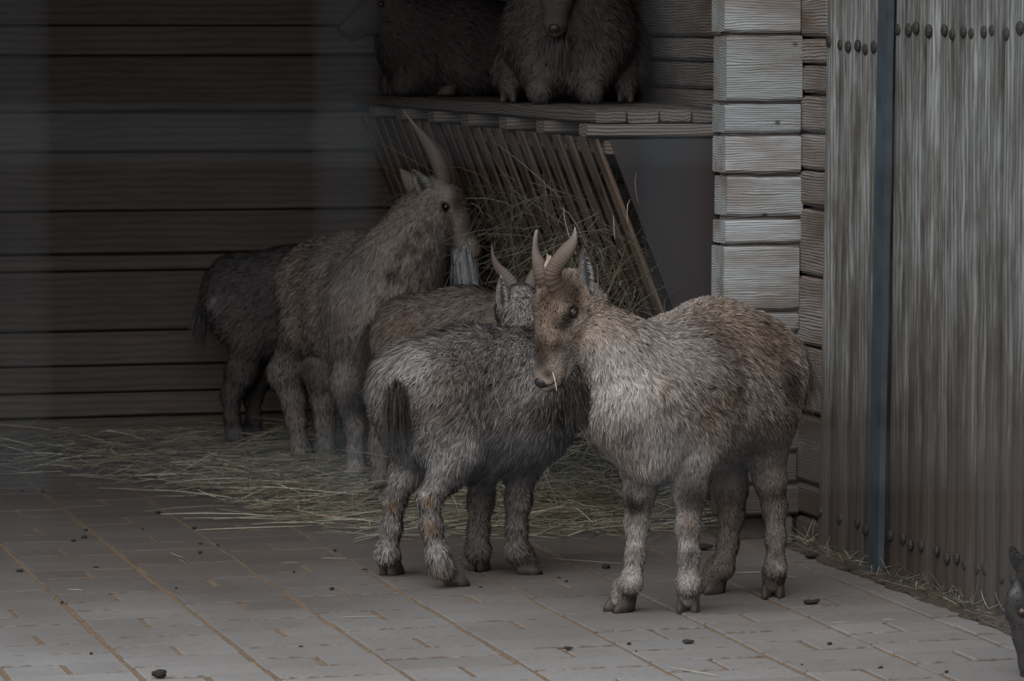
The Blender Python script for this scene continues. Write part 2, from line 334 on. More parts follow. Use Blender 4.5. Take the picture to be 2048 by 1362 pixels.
# right-hand log wall, log ends standing proud of the front wall
zr = [2.1, 1.95, 1.80, 1.62, 1.47, 1.33] + [on_u(1625, y, 0.18)[2] for y in (77, 130, 191, 268, 343, 418, 556, 697, 833, 972, 1041)] + [-0.01]
wr = link('wall_right', box_mesh('wall_right', 0.215, 0.275, -0.15, VB+0.04, -0.05, 2.1), M['crosslog'], mw=SHED); tag(wr, 'log wall on the right side of the shed with ends standing proud', kind='structure')
for i in range(len(zr)-1):
    h = zr[i] - zr[i+1]; L_ = VB + 0.172 + random.gauss(0, .004)
    mw = Matrix.Translation((0.188 + abs(random.gauss(0, .003)), VB - 0.005, zr[i+1]+0.003)) @ Matrix.Rotation(-math.pi/2, 4, 'Z')
    mw = Matrix.Translation((0.29, -0.172 + random.gauss(0, .003), zr[i+1]+0.003)) @ RZ90
    link('log', plank_mesh('log', VB+0.165, 0.107 + random.gauss(0, .002), h-0.004, 90+i, 10, 0.008, 0.0010), M['crosslog'], parent=wr, mw=mw)
wl = link('wall_left', box_mesh('wall_left', -3.45, -3.38, -0.1, VB+0.1, -0.05, 2.1), M['darkwood'], mw=SHED); tag(wl, 'left side wall of the shed outside the picture', kind='structure')
rf = link('ceiling', box_mesh('ceiling', -3.6, 0.7, -0.45, VB+0.3, 2.1, 2.16), M['roof'], mw=SHED); tag(rf, 'board roof over the shed', kind='structure')

# ------------------------------------------------------------------ palisade fence on the right
FU = 0.168
fence = empty('palisade_fence', mw=SHED @ Matrix.Translation((FU, -0.2, 0))); tag(fence, 'tall grey weathered palisade fence of narrow vertical boards, right of the shed', 'fence')
def board_mesh(seed, v0t, v0b, wt, wb_, ht):
    r = np.random.default_rng(seed); n = 7; vs_ = []; q = []
    bow = r.uniform(0.006, 0.013); dep = 0.03
    for i in range(n+1):
        f = i/n; v0 = v0b + (v0t-v0b)*f; wd = wb_ + (wt-wb_)*f; z = ht*f - 0.03; jb = r.normal(0, 0.0014)
        for k in range(6):
            a = k/5; vs_.append((-(bow*math.sin(math.pi*(0.06+0.88*a))**0.8) + jb, v0 - wd*(0.03 + 0.94*a), z))
        vs_.append((dep, v0 - wd*0.97, z)); vs_.append((dep, v0 - wd*0.03, z))
    for i in range(n):
        for j in range(8): a = i*8+j; b = i*8+(j+1) % 8; q.append((a, b, b+8, a+8))
    me = bpy.data.meshes.new('board'); me.from_pydata(vs_, [], q + [tuple(range(7, -1, -1)), tuple(range(n*8, n*8+8))]); me.update()
    bm = bmesh.new(); bm.from_mesh(me); bmesh.ops.recalc_face_normals(bm, faces=bm.faces); bm.to_mesh(me); bm.free(); return me
bm = bmesh.new(); bmesh.ops.create_uvsphere(bm, u_segments=10, v_segments=6, radius=1.0)
for v in bm.verts: v.co.x = -abs(v.co.x)*0.55 if v.co.x < 0.2 else 0.25
bolt_me = bpy.data.meshes.new('bolt'); bm.to_mesh(bolt_me); bm.free(); bolt_me.materials.append(M['bolt'])
# the palisade wood grain runs along local Z here: its own material copy with turned coordinates
def turned(m, name):
    m2 = m.copy(); m2.name = name
    for n in m2.node_tree.nodes:
        if n.type == 'MAPPING':
            s = list(n.inputs['Scale'].default_value); n.inputs['Scale'].default_value = (s[2], s[1], s[0])
        if n.type == 'TEX_WAVE': n.bands_direction = 'Y'
        if n.type == 'VECT_MATH' and abs(n.inputs[1].default_value[1]-0.035) < 1e-6: n.inputs[1].default_value = (0.035, 0.035, 0)
    return m2
M['palisade_v'] = turned(M['palisade'], 'grey_palisade_upright')
pitch = 0.0665; vv = 0.0; k = 0
while vv > -3.0:
    wd = pitch * random.uniform(0.86, 1.14)
    lean = 0.062*max(0.0, 1 - abs(vv)/1.15); lean2 = 0.062*max(0.0, 1 - abs(vv-wd)/1.15)
    ht = 2.25 + random.uniform(-.03, .03)
    # board front stands at x<0; top leans towards the viewer
    tb = vv; bt = vv - lean*1.3 ; tw = wd - (lean2-lean)*-1.3
    me = board_mesh(300+k, bt, tb, max(0.05, wd + (lean2-lean)*1.3), wd, ht); me.materials.append(M['palisade_v'])
    b = link('board', me, parent=fence, loc=(random.gauss(0, .0035), 0, 0))
    zz = 1.198 if vv < -0.36 else 1.163
    for z in (zz, 0.096):
        f = z/2.25
        if vv > -0.30 and z < 0.5 and k % 2: continue
        s = random.uniform(0.0125, 0.0155)
        bo = link('bolt', bolt_me, parent=b, loc=(-0.011, vv + (bt-tb)*f - wd*0.5 + random.gauss(0, .004), z + random.gauss(0, .004))); bo.scale = (s*0.9, s, s)
    vv -= wd; k += 1
for zr_ in (0.096, 1.19, 2.0):
    link('rail', plank_mesh('rail', 3.2, 0.05, 0.09, int(zr_*100), 4), M['palisade'], parent=fence, mw=Matrix.Translation((0.09, -3.1, zr_-0.045)) @ RZ90)
# steel post leaning against it
pb = on_u(1747, 1135, FU-0.03); pt = on_u(1768, 0, FU-0.03)
me = bpy.data.meshes.new('steel_post')
def cpost(v, z): return [(FU-0.045+a, v+b, z) for a, b in ((0.013, 0.032), (0.013, -0.032), (0.027, -0.032), (0.027, -0.027), (0.018, -0.027), (0.018, 0.027), (0.027, 0.027), (0.027, 0.032))]
sl = (pt[1]-pb[1])/(pt[2])
vts = cpost(pb[1], 0.0) + cpost(pb[1] + sl*2.2, 2.2)
me.from_pydata(vts, [], [(j, (j+1) % 8, (j+1) % 8+8, j+8) for j in range(8)] + [(0, 1, 4, 5), (8, 13, 12, 9)]); me.update()
bm = bmesh.new(); bm.from_mesh(me); bmesh.ops.recalc_face_normals(bm, faces=bm.faces); bm.to_mesh(me); bm.free()
tag(link('steel_post', me, M['steel'], mw=SHED), 'narrow blue-grey steel channel post standing against the palisade fence', 'post')

# ------------------------------------------------------------------ platform with joists
ZP = on_v(1190, 221, 0.10)[2]; UL = on_v(1190, 222, 0.10)[0]
plat = empty('resting_platform', mw=SHED @ Matrix.Translation((UL, 0.1, 0))); tag(plat, 'raised wooden resting platform inside the shed, above the hay rack', 'platform')
npl = 6; pw = (0.180 - UL)/npl; zt = 0.030
for i in range(npl):
    mw = Matrix.Translation((pw*(i+1)-0.002, random.gauss(0, .004), ZP-zt)) @ RZ90
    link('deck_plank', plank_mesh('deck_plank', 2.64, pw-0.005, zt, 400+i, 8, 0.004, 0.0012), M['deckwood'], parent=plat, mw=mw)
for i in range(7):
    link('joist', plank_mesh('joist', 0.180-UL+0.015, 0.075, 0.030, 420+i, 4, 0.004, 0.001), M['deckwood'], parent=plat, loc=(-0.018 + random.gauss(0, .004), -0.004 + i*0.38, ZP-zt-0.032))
# ------------------------------------------------------------------ hay rack
rack = empty('hay_rack', mw=SHED @ Matrix.Translation((UL, 0.1, 0))); tag(rack, 'slanted wooden slat hay rack below the platform, with a dark end panel', 'hay rack')
p1 = on_v(1197, 272, 0.10); p2 = on_v(1325, 610, 0.10)
slope = (p2[0]-p1[0])/(p1[2]-p2[2]); zt_ = ZP - 0.068; zl_ = 0.30
ang = math.atan(slope); sl_len = (zt_-zl_)/math.cos(ang)
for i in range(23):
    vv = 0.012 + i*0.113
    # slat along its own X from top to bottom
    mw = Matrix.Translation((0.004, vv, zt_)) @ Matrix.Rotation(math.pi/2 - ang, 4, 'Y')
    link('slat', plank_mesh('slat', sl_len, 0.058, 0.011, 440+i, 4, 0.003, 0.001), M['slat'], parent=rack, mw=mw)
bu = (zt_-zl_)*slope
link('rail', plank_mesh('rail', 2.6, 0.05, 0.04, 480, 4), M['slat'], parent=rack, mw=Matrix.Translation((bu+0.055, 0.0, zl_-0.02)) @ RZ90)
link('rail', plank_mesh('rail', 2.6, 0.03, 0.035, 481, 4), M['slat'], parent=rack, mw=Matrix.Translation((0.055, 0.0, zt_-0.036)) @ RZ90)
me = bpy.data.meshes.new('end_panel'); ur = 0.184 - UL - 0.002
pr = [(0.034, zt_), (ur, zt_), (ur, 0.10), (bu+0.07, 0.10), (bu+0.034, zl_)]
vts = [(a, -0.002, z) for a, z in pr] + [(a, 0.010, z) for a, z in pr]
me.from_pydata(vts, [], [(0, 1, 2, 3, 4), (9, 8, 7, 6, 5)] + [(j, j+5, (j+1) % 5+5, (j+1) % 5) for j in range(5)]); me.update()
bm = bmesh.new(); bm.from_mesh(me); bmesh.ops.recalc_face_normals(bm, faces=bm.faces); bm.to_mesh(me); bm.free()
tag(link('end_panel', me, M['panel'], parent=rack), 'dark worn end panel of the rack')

# ------------------------------------------------------------------ strands: hay and straw
def strands(name, base, dirs, length, width, cols, bend, parent=None, seg=3, taper=0.6, seed=1):
    """three-sided stalks"""
    r = np.random.default_rng(seed); n = len(base); d = dirs/np.linalg.norm(dirs, axis=1)[:, None]
    up = np.tile([0, 0, 1.0], (n, 1)); up[np.abs(d[:, 2]) > .9] = (1, 0, 0)
    s = np.cross(d, up); s /= np.linalg.norm(s, axis=1)[:, None]; t = np.cross(s, d)
    V = np.zeros((n, seg+1, 3, 3), np.float32)
    for i in range(seg+1):
        f = i/seg; c = base + d*(length*f)[:, None] + bend*((f*f)*length)[:, None]
        wd = width*(1 - (1-taper)*abs(2*f-1)**2)
        for k in range(3):
            a = 2*math.pi*k/3; V[:, i, k] = c + s*(math.cos(a)*wd)[:, None] + t*(math.sin(a)*wd*0.55)[:, None]
    q = []; bi = (np.arange(n)*(seg+1)*3)[:, None]
    for i in range(seg):
        for k in range(3):
            l = (k+1) % 3; q.append(bi + np.array([i*3+k, i*3+l, i*3+3+l, i*3+3+k]))
    q = np.concatenate(q, 0)
    c4 = np.ones((n, (seg+1)*3, 4), np.float32); c4[:, :, :3] = cols[:, None, :]
    return mesh_np(name, V.reshape(-1, 3), quads=q, smooth=True, attrs=[('col', 'FLOAT_COLOR', c4.reshape(-1, 4))])
def hay_cols(n, r):
    pal = np.array([(0.27, 0.25, 0.185), (0.17, 0.155, 0.11), (0.46, 0.44, 0.36), (0.10, 0.088, 0.06), (0.18, 0.185, 0.15), (0.27, 0.19, 0.12)])
    return pal[r.choice(6, n, p=[.25, .22, .10, .2, .15, .08])] * r.uniform(.7, 1.1, (n, 1)) * 1.3
r = np.random.default_rng(11); pts = []
xs_ = [0, 200, 420, 520, 700, 1000, 1300, 1420, 1520]; lo_ = [945, 965, 1005, 1042, 1072, 1082, 1070, 1060, 1040]
while len(pts) < 6200:
    u_ = r.uniform(-2.9, 0.16); v_ = r.uniform(-0.35, VB-0.04); p = B(u_, v_); x, y = topx(p)
    if not (-150 < x < 1530): continue
    lim = np.interp(x, xs_, lo_); dd = (lim - y)
    if dd < 0 and r.random() > math.exp(dd/5.0)*0.5: continue
    if dd < 25 and r.random() > 0.35 + dd/40: continue
    if x < 480 and r.random() > 0.30 + 0.45*max(0, x/480): continue
    pts.append(p)
pts = np.array(pts); n = len(pts)
a = np.where(r.random(n) < .55, r.normal(AL, .5, n), r.uniform(0, math.tau, n)); dr = np.stack([np.cos(a), np.sin(a), r.normal(0.05, .13, n)], 1)
thick = np.clip((np.array([np.interp(topx(p)[0], xs_, lo_)-topx(p)[1] for p in pts]))/70, 0.08, 1)
pts[:, 2] = 0.004 + r.random(n)**1.7*0.045*thick
le = r.gamma(3.0, 0.036, n).clip(.03, .32); bd = r.normal(0, .16, (n, 3)); bd[:, 2] = -np.abs(bd[:, 2])*.5
dr[:, 2] = np.abs(dr[:, 2]); bd[:, 2] = np.maximum(bd[:, 2], -dr[:, 2]*0.9 - 0*le)
hl = link('hay_litter', strands('hay_litter', pts, dr, le, r.uniform(.0009, .0023, n), hay_cols(n, r), bd), M['hay'])
tag(hl, 'loose hay scattered over the floor inside the shed and under the goats', 'hay', kind='stuff')
# hay pulled out of the rack
r = np.random.default_rng(12); n = 1500
vv = r.uniform(0.05, 2.2, n); zz = 0.33 + r.beta(1.6, 1.7, n)*0.50; uu = UL + (zt_-zz)*slope + 0.05 - r.random(n)**1.5*0.12
base = np.array([B(a_, b_, c_) for a_, b_, c_ in zip(uu, vv, zz)])
dr = np.stack([r.normal(0, 1, n), r.normal(0, 1, n), r.normal(0, .8, n)], 1); le = r.gamma(3, .045, n).clip(.05, .32)
dr -= (np.maximum(dr @ Uc, 0)*1.4)[:, None]*Uc
bd = r.normal(0, .25, (n, 3)); bd[:, 2] -= .25
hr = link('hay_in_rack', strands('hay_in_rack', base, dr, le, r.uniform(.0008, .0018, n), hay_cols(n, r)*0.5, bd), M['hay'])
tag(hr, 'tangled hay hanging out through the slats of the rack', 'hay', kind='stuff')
# heap of hay under the rack
n = 1500; vv = r.uniform(0.15, 2.3, n); uu = r.normal(-0.22, .13, n).clip(-.6, .12); zz = 0.02 + r.random(n)*np.clip(0.32 - np.abs(uu+.15)*.6, .03, .3)
base = np.array([B(a_, b_, c_) for a_, b_, c_ in zip(uu, vv, zz)]); dr = np.stack([r.normal(0, 1, n), r.normal(0, 1, n), r.normal(0, .3, n)], 1)
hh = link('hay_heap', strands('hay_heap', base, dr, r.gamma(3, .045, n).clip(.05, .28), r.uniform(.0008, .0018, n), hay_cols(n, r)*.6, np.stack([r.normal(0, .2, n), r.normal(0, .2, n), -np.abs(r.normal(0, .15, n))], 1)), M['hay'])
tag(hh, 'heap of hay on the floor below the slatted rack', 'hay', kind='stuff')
# litter along the fence foot
r = np.random.default_rng(13); n = 420; vv = r.uniform(-2.2, -0.1, n); uu = r.normal(0.132, .018, n).clip(.08, .16)
base = np.array([B(a_, b_, 0.012 + c_) for a_, b_, c_ in zip(uu, vv, r.random(n)*.016)])
dr = np.stack([r.normal(0, 1, n), r.normal(0, 1, n), np.abs(r.normal(0, .5, n))], 1)
fl = link('straw_litter', strands('straw_litter', base, dr, r.gamma(2.5, .016, n).clip(.015, .09), r.uniform(.0006, .0013, n), hay_cols(n, r)*.7, r.normal(0, .15, (n, 3))), M['hay'])
tag(fl, 'bits of straw and litter caught along the foot of the palisade fence', 'straw', kind='stuff')
# single straws lying on the bricks
straws = [((390, 1062), (602, 1052), .0026, 'long pale flattened straw on the bricks at the front edge of the hay, left'),
          ((394, 1037), (572, 1039), .0014, 'thin straight tan straw just behind the long pale flattened straw'),
          ((675, 1236), (766, 1234), .0016, 'short pale straw on the bricks below the grey goat\'s stepping hind hoof'),
          ((1335, 1336), (1442, 1353), .0020, 'pale bent straw on the front bricks below the brown goat\'s hooves'),
          ((563, 1127), (600, 1126), .0014, 'tiny tan straw on the bricks left of the grey goat, nearest to it'),
          ((643, 1117), (695, 1118), .0012, 'thin pale straw on the bricks left of the grey goat\'s hind hooves'),
          ((340, 1106), (358, 1117), .0014, 'tiny slanting yellow straw on the bricks at the left'),
          ((1470, 1147), (1532, 1145), .0018, 'white straw between the brown goat\'s hind hooves'),
          ((1570, 1153), (1598, 1157), .0013, 'short straw just right of the brown goat\'s hind leg'),
          ((1764, 1240), (1788, 1240), .0014, 'small pale curved twig on the bricks near the palisade fence'),
          ((1100, 1118), (1256, 1130), .0014, 'long thin tan straw between the grey goat and the brown goat'),
          ((1660, 1248), (1692, 1245), .0011, 'thin faint straw on the bricks right of the brown goat'),
          ((600, 1030), (720, 1040), .0030, 'broad pale flattened straw in front of the hay beside the grey goat'),
          ((900, 1068), (1000, 1072), .0016, 'pale straw on the floor between the grey goat\'s legs'),
          ((136, 1180), (166, 1181), .0014, 'tiny white straw on the bricks at the far left')]
r = np.random.default_rng(5)
for (a_, b_, wd, lab) in straws:
    p, q = ground(*a_), ground(*b_); p[2] = q[2] = wd*0.6 + .0008; L_ = np.linalg.norm(q-p)
    c = np.array([[0.50, 0.46, 0.36]])*r.uniform(.65, 1.05)
    n_ = np.array([-(q-p)[1], (q-p)[0], 0])/L_
    me = strands('straw', np.zeros((1, 3)), (q-p)[None], np.array([L_]), np.array([wd]), c, (n_*r.normal(0, .06))[None], seg=6, taper=.4)
    tag(link('straw_stalk', me, M['hay'], loc=p), lab, 'straw', 'single straws on the bricks')
# droppings
drops = [(85, 985, 9), (43, 984, 8), (172, 1062, 9), (168, 1077, 12), (147, 1083, 8), (40, 1144, 12), (124, 1207, 9), (182, 1309, 8), (192, 1136, 7), (317, 1027, 9), (286, 1061, 8), (388, 1058, 10), (401, 1089, 7), (435, 1092, 8), (400, 1107, 11), (669, 1103, 9), (664, 1180, 12), (352, 1177, 6), (588, 1145, 7), (318, 1355, 30), (730, 1141, 8), (961, 1176, 7), (1212, 1138, 18), (1118, 1157, 7), (1133, 1164, 7), (1137, 1300, 14), (1258, 1290, 10), (1272, 1303, 5), (602, 1294, 6), (1377, 1288, 18), (1659, 1291, 13), (1761, 1338, 11), (1622, 1210, 22), (1635, 1202, 9), (1893, 1346, 10), (1604, 1330, 5), (1626, 1118, 24), (1410, 1100, 26), (1246, 1190, 8)]
dm = []
for k in range(4):
    bm = bmesh.new(); bmesh.ops.create_icosphere(bm, subdivisions=2, radius=0.5)
    rr = np.random.default_rng(k); ph = rr.uniform(0, 6, 3)
    for v in bm.verts:
        c = v.co.copy(); s = 1 + .16*math.sin(7*c.x+ph[0]) + .13*math.sin(9*c.y+ph[1]+3*c.z) + (.18*math.sin(5*c.z+ph[2]))
        v.co = (c.x*s*1.25, c.y*s, (c.z*s)*0.8)
    me = bpy.data.meshes.new('dropping'); bm.to_mesh(me); bm.free(); me.materials.append(M['dung']); me.polygons.foreach_set('use_smooth', [True]*len(me.polygons)); dm.append(me)
special = {(318, 1355): 'largest dark lumpy dropping, at the bottom edge of the picture on the left', (1622, 1210): 'long flat brown dropping on the bricks right of the brown goat', (1212, 1138): 'dark round dropping left of the brown goat\'s front leg', (1377, 1288): 'elongated dropping on the bricks just below the brown goat\'s front hooves', (1626, 1118): 'dark lump of dung at the foot of the timber corner', (1410, 1100): 'dark lump of dung behind the brown goat\'s front legs'}
for i, (x, y, s) in enumerate(drops):
    p = ground(x, y); sz = s*p[1]/F
    o = link('dropping', dm[i % 4], loc=(p[0], p[1], sz*0.26)); o.scale = (sz, sz*.8, sz*.62); o.rotation_euler = (0, 0, random.uniform(0, 3) if s < 16 else 0.1)
    tag(o, special.get((x, y), 'small dark dropping lying on the brick paving'), 'dropping', 'small droppings on the bricks')

# ------------------------------------------------------------------ goats: bodies grown from a skeleton, then fur
def unit(v): v = np.asarray(v, float); return v/np.linalg.norm(v)
def surfnets(Fv, o, h):
    S = Fv < 0; nx, ny, nz = Fv.shape
    c = np.zeros((nx-1, ny-1, nz-1), np.int8)
    for i in (0, 1):
        for j in (0, 1):
            for k in (0, 1): c += S[i:nx-1+i, j:ny-1+j, k:nz-1+k]
    act = np.argwhere((c > 0) & (c < 8)); n = len(act)
    pos = np.zeros((n, 3)); cnt = np.zeros(n)
    cor = [(i, j, k) for i in (0, 1) for j in (0, 1) for k in (0, 1)]
    val = {q: Fv[act[:, 0]+q[0], act[:, 1]+q[1], act[:, 2]+q[2]] for q in cor}
    for q in cor:
        for ax in range(3):
            if q[ax] == 0:
                q2 = list(q); q2[ax] = 1; q2 = tuple(q2); a, b = val[q], val[q2]; m = (a < 0) != (b < 0)
                t = np.where(m, a/np.where(m, a-b, 1), 0); p = np.tile(np.array(q, float), (n, 1)); p[:, ax] += t
                pos[m] += p[m]; cnt[m] += 1
    P = (act + pos/cnt[:, None])*h + o
    vid = np.full(c.shape, -1, np.int32); vid[tuple(act.T)] = np.arange(n)
    quads = []
    for ax in range(3):
        b, d = (ax+1) % 3, (ax+2) % 3
        sl0 = [slice(None)]*3; sl1 = [slice(None)]*3; sl0[ax] = slice(0, -1); sl1[ax] = slice(1, None)
        cr = S[tuple(sl0)] != S[tuple(sl1)]; e = np.argwhere(cr)
        e = e[(e[:, b] > 0) & (e[:, d] > 0) & (e[:, b] < Fv.shape[b]-1) & (e[:, d] < Fv.shape[d]-1)]
        def cell(db, dd):
            q = e.copy(); q[:, b] -= db; q[:, d] -= dd; return vid[q[:, 0], q[:, 1], q[:, 2]]
        Q = np.stack([cell(1, 1), cell(0, 1), cell(0, 0), cell(1, 0)], 1)
        fl = S[e[:, 0], e[:, 1], e[:, 2]]; Q[~fl] = Q[~fl][:, ::-1]; quads.append(Q)
    return P, np.concatenate(quads, 0)
def ribbons(name, base, nrm, dr, length, width, croot, ctip, droop=0.25, jit=0.45, seed=3):
    r = np.random.default_rng(seed); n = len(base)
    s = np.cross(dr, nrm) + r.normal(0, .35, (n, 3)); s -= (s*dr).sum(1)[:, None]*dr; s /= np.linalg.norm(s, axis=1)[:, None] + 1e-9
    g = np.array([0, 0, -1.0]); L = length[:, None]; Wd = width[:, None]
    g = g - np.minimum(nrm @ g, 0)[:, None]*nrm
    mid = base + dr*L*0.55 + g*(droop*0.2*L); tip = base + dr*L + g*(droop*L) - nrm*(0.05*L)
    V = np.stack([base - s*Wd/2, base + s*Wd/2, mid - s*Wd*.4, mid + s*Wd*.4, tip], 1)
    i0 = np.arange(n)[:, None]*5
    q = i0 + np.array([0, 1, 3, 2]); t = i0 + np.array([2, 3, 4])
    C = np.ones((n, 5, 4), np.float32); C[:, :2, :3] = croot[:, None]; C[:, 2:4, :3] = ((croot+ctip)/2)[:, None]; C[:, 4, :3] = ctip
    bn = nrm + r.normal(0, jit, (n, 3)); bn /= np.linalg.norm(bn, axis=1)[:, None]; BN = np.repeat(bn[:, None], 5, 1)
    return mesh_np(name, V.reshape(-1, 3), tris=t, quads=q, smooth=True, attrs=[('col', 'FLOAT_COLOR', C.reshape(-1, 4)), ('bn', 'FLOAT_VECTOR', BN.reshape(-1, 3))])
def smooth_noise(P, sc, seed):
    r = np.random.default_rng(seed); out = np.zeros(len(P))
    for k in range(7):
        d = unit(r.normal(0, 1, 3))*sc*r.uniform(.6, 1.7); out += np.sin(P @ d + r.uniform(0, 6.28))
    return out/3.2

class Goat:
    def __init__(self, label, root, group='goats in the shed yard', hx=(1, 0), seed=1):
        self.root = np.array([root[0], root[1], root[2] if len(root) > 2 else 0.0]); self.seed = seed
        self.o = empty('goat', self.root); tag(self.o, label, 'goat', group)
        self.h = unit([hx[0], hx[1], 0]); self.l = np.array([-self.h[1], self.h[0], 0]); self.pr = []; self.sub = []; self.blobs = []; self.bald = []
    def Lc(self, x, y, z): return self.root + x*self.h + y*self.l + np.array([0, 0, z])
    def add(self, a, b, ra, rb, k=.03, flow=None, fl=.02, ca=None, cb=None):
        a = np.asarray(a, float); b = np.asarray(b, float)
        if flow is None: flow = unit(b-a)
        self.pr.append(dict(a=a, b=b, ra=ra, rb=rb, k=k, flow=np.asarray(flow, float), fl=fl, ca=np.array(ca or self.ca), cb=np.array(cb or self.cb)))
    def torso(self, pts, k=.05, flow=None, fl=.022, mirror=False):
        fl_ = -self.h*.85 + np.array([0, 0, -.45]) if flow is None else flow
        for m in ((1, -1) if mirror else (1,)):
            for p, q in zip(pts[:-1], pts[1:]):
                self.add(self.Lc(p[0], m*p[1], p[2]), self.Lc(q[0], m*q[1], q[2]), p[3], q[3], k, fl_, fl)
    def chain(self, pts, k=.03, sign=1, fl=.012, ca=None, cb=None, extra=(0, 0, 0)):
        W = [(at(p[0], p[1], p[2]), p[3]) for p in pts]
        for (a, ra), (b, rb) in zip(W[:-1], W[1:]):
            self.add(a, b, ra, rb, k, unit(b-a)*sign + np.array(extra), fl, ca, cb)
        return W
    def leg(self, pts, hoof, toe, k=.025, fl=.0065, hs=1.0, ca=None, cb=None, rtop=None, first=None):
        hp = ground(*hoof) if len(hoof) == 2 else np.array(hoof, float)
        W = [(at(p[0], p[1], p[2]), p[3]) for p in pts]
        if first is not None: W.insert(0, first)
        t = unit([toe[0], toe[1], 0]); W.append((hp + np.array([0, 0, .048*hs]) - t*.012*hs, .0235*hs)); W.append((hp + np.array([0, 0, .026*hs]) + t*.006*hs, .021*hs))
        for (a, ra), (b, rb) in zip(W[:-1], W[1:]): self.add(a, b, ra*.84, rb*.84, k, unit(b-a) + np.array([0, 0, -.2]), fl, ca, cb)
        self.hoof(hp, t, hs)
    def hoof(self, p, t, s):
        sd = np.array([-t[1], t[0], 0]); bm = bmesh.new(); outl = [(-.022, -.3), (-.022, .3), (-.006, .55), (.014, .5), (.034, .12), (.036, -.12), (.016, -.5), (-.006, -.5)]
        for sg in (-1, 1):
            rings = []
            for (z, sc, sh) in ((0.0005, 1.0, 0.0), (.012, .97, -.003), (.026, .85, -.010), (.036, .62, -.014)):
                rg = []
                for (x, w) in outl:
                    q = p + t*((x*sc + sh)*s) + sd*((sg*.0125 + w*.021*sc + sg*x*.10)*s) + np.array([0, 0, z*s]) - self.root
                    rg.append(bm.verts.new(q))
                rings.append(rg)
            for a, b in zip(rings[:-1], rings[1:]):
                for j in range(8): bm.faces.new((a[j], a[(j+1) % 8], b[(j+1) % 8], b[j]))
            bm.faces.new(rings[0][::-1]); bm.faces.new(rings[-1])
        for sg in (-1, 1):   # dew claws
            m = Matrix.Translation(Vector(p - t*.026*s + sd*sg*.011*s + np.array([0, 0, .058*s]) - self.root)) @ Matrix.Diagonal((.007*s, .007*s, .010*s, 1))
            bmesh.ops.create_icosphere(bm, subdivisions=1, radius=1.0, matrix=m)
        bmesh.ops.recalc_face_normals(bm, faces=bm.faces)
        me = bpy.data.meshes.new('hoof'); bm.to_mesh(me); bm.free(); me.polygons.foreach_set('use_smooth', [True]*len(me.polygons)); link('hoof', me, M['hoof'], parent=self.o)
    def head(self, c, n, hint=(0, 0, 1), s=1.0, fl=.0095, eyes=True):
        n = unit(n); d = np.array(hint, float); d = unit(d - (d@n)*n); l = np.cross(d, n); self.hc = c; self.hs = s
        P = lambda a, b, e: c + s*(a*n + b*d + e*l); self.HP = P; self.hn = n; self.hd = d; self.hl = l
        back = -n*.9 + d*.05
        A = lambda a, b, ra, rb, k=.02, fl_=fl: self.add(P(*a), P(*b), ra*s, rb*s, k*s, back, fl_)
        A((-.012, -.004, 0), (.028, .003, 0), .043, .046)
        A((.028, .002, 0), (.090, -.010, 0), .045, .0345); A((.090, -.010, 0), (.150, -.021, 0), .034, .0255, fl_=fl*.6); A((.150, -.021, 0), (.166, -.025, 0), .0255, .0195, fl_=fl*.4)
        A((-.005, -.045, 0), (.07, -.048, 0), .040, .031); A((.07, -.048, 0), (.148, -.054, 0), .027, .0165, fl_=fl*.6)
        for e in (-1, 1):
            A((-.005, -.028, .026*e), (.035, -.030, .024*e), .033, .028)            # cheek
            A((.004, .026, .032*e), (.034, .021, .031*e), .0165, .0145, .012)        # brow
            A((.026, -.012, .034*e), (.060, -.014, .026*e), .018, .016, .015)       # below the eye
            A((.152, -.027, .011*e), (.164, -.026, .010*e), .013, .011, .01, fl*.4)        # nostril wing
            A((.146, -.036, .012*e), (.158, -.037, .009*e), .0115, .010, .008, fl*.4)        # lip
            self.sub.append((P(.034, .004, .050*e), P(.035, .004, .051*e), .0135*s, .010*s))
            self.sub.append((P(.180, -.018, .013*e), P(.168, -.024, .020*e), .004*s, .004*s)); self.bald += [(P(.174, -.016, .008*e), .015*s), (P(.032, .0045, .045*e), .0125*s)]
            self.sub.append((P(.172, -.046, .004*e), P(.118, -.0425, .034*e), .0042*s, .003*s))
            for q_ in np.linspace(0, 1, 7): self.bald.append((P(.170-.052*q_, -.0455+.003*q_, (.006+.024*q_)*e), .0058*s)); self.blob3(P(.170-.050*q_, -.0455+.003*q_, (.006+.022*q_)*e), .0062*s, (.02, .016, .014), (.045, .036, .03), .9)
            self.blob3(P(.176, -.026, .012*e), .012*s, (.025, .02, .018), (.05, .042, .036), .9)
            self.blob3(P(.036, .000, .043*e), .019*s, (.035, .028, .024), (.09, .07, .056), .8)
            if eyes: self.eye(P(.032, .0045, .0370*e), unit(l*e*.85 + n*.45 + d*.12), s)
        # nose leather between the nostrils
        bm = bmesh.new(); bmesh.ops.create_uvsphere(bm, u_segments=14, v_segments=10, radius=1)
        R = np.stack([n, l, d], 1)
        for v in bm.verts:
            q = R @ (np.array(v.co)*np.array([.0125, .0155, .0145]))*s; v.co = Vector(P(.1725, -.0125, 0) + q - self.root)
        me = bpy.data.meshes.new('nose'); bm.to_mesh(me); bm.free(); me.polygons.foreach_set('use_smooth', [True]*len(me.polygons)); link('nose', me, M['nose'], parent=self.o)
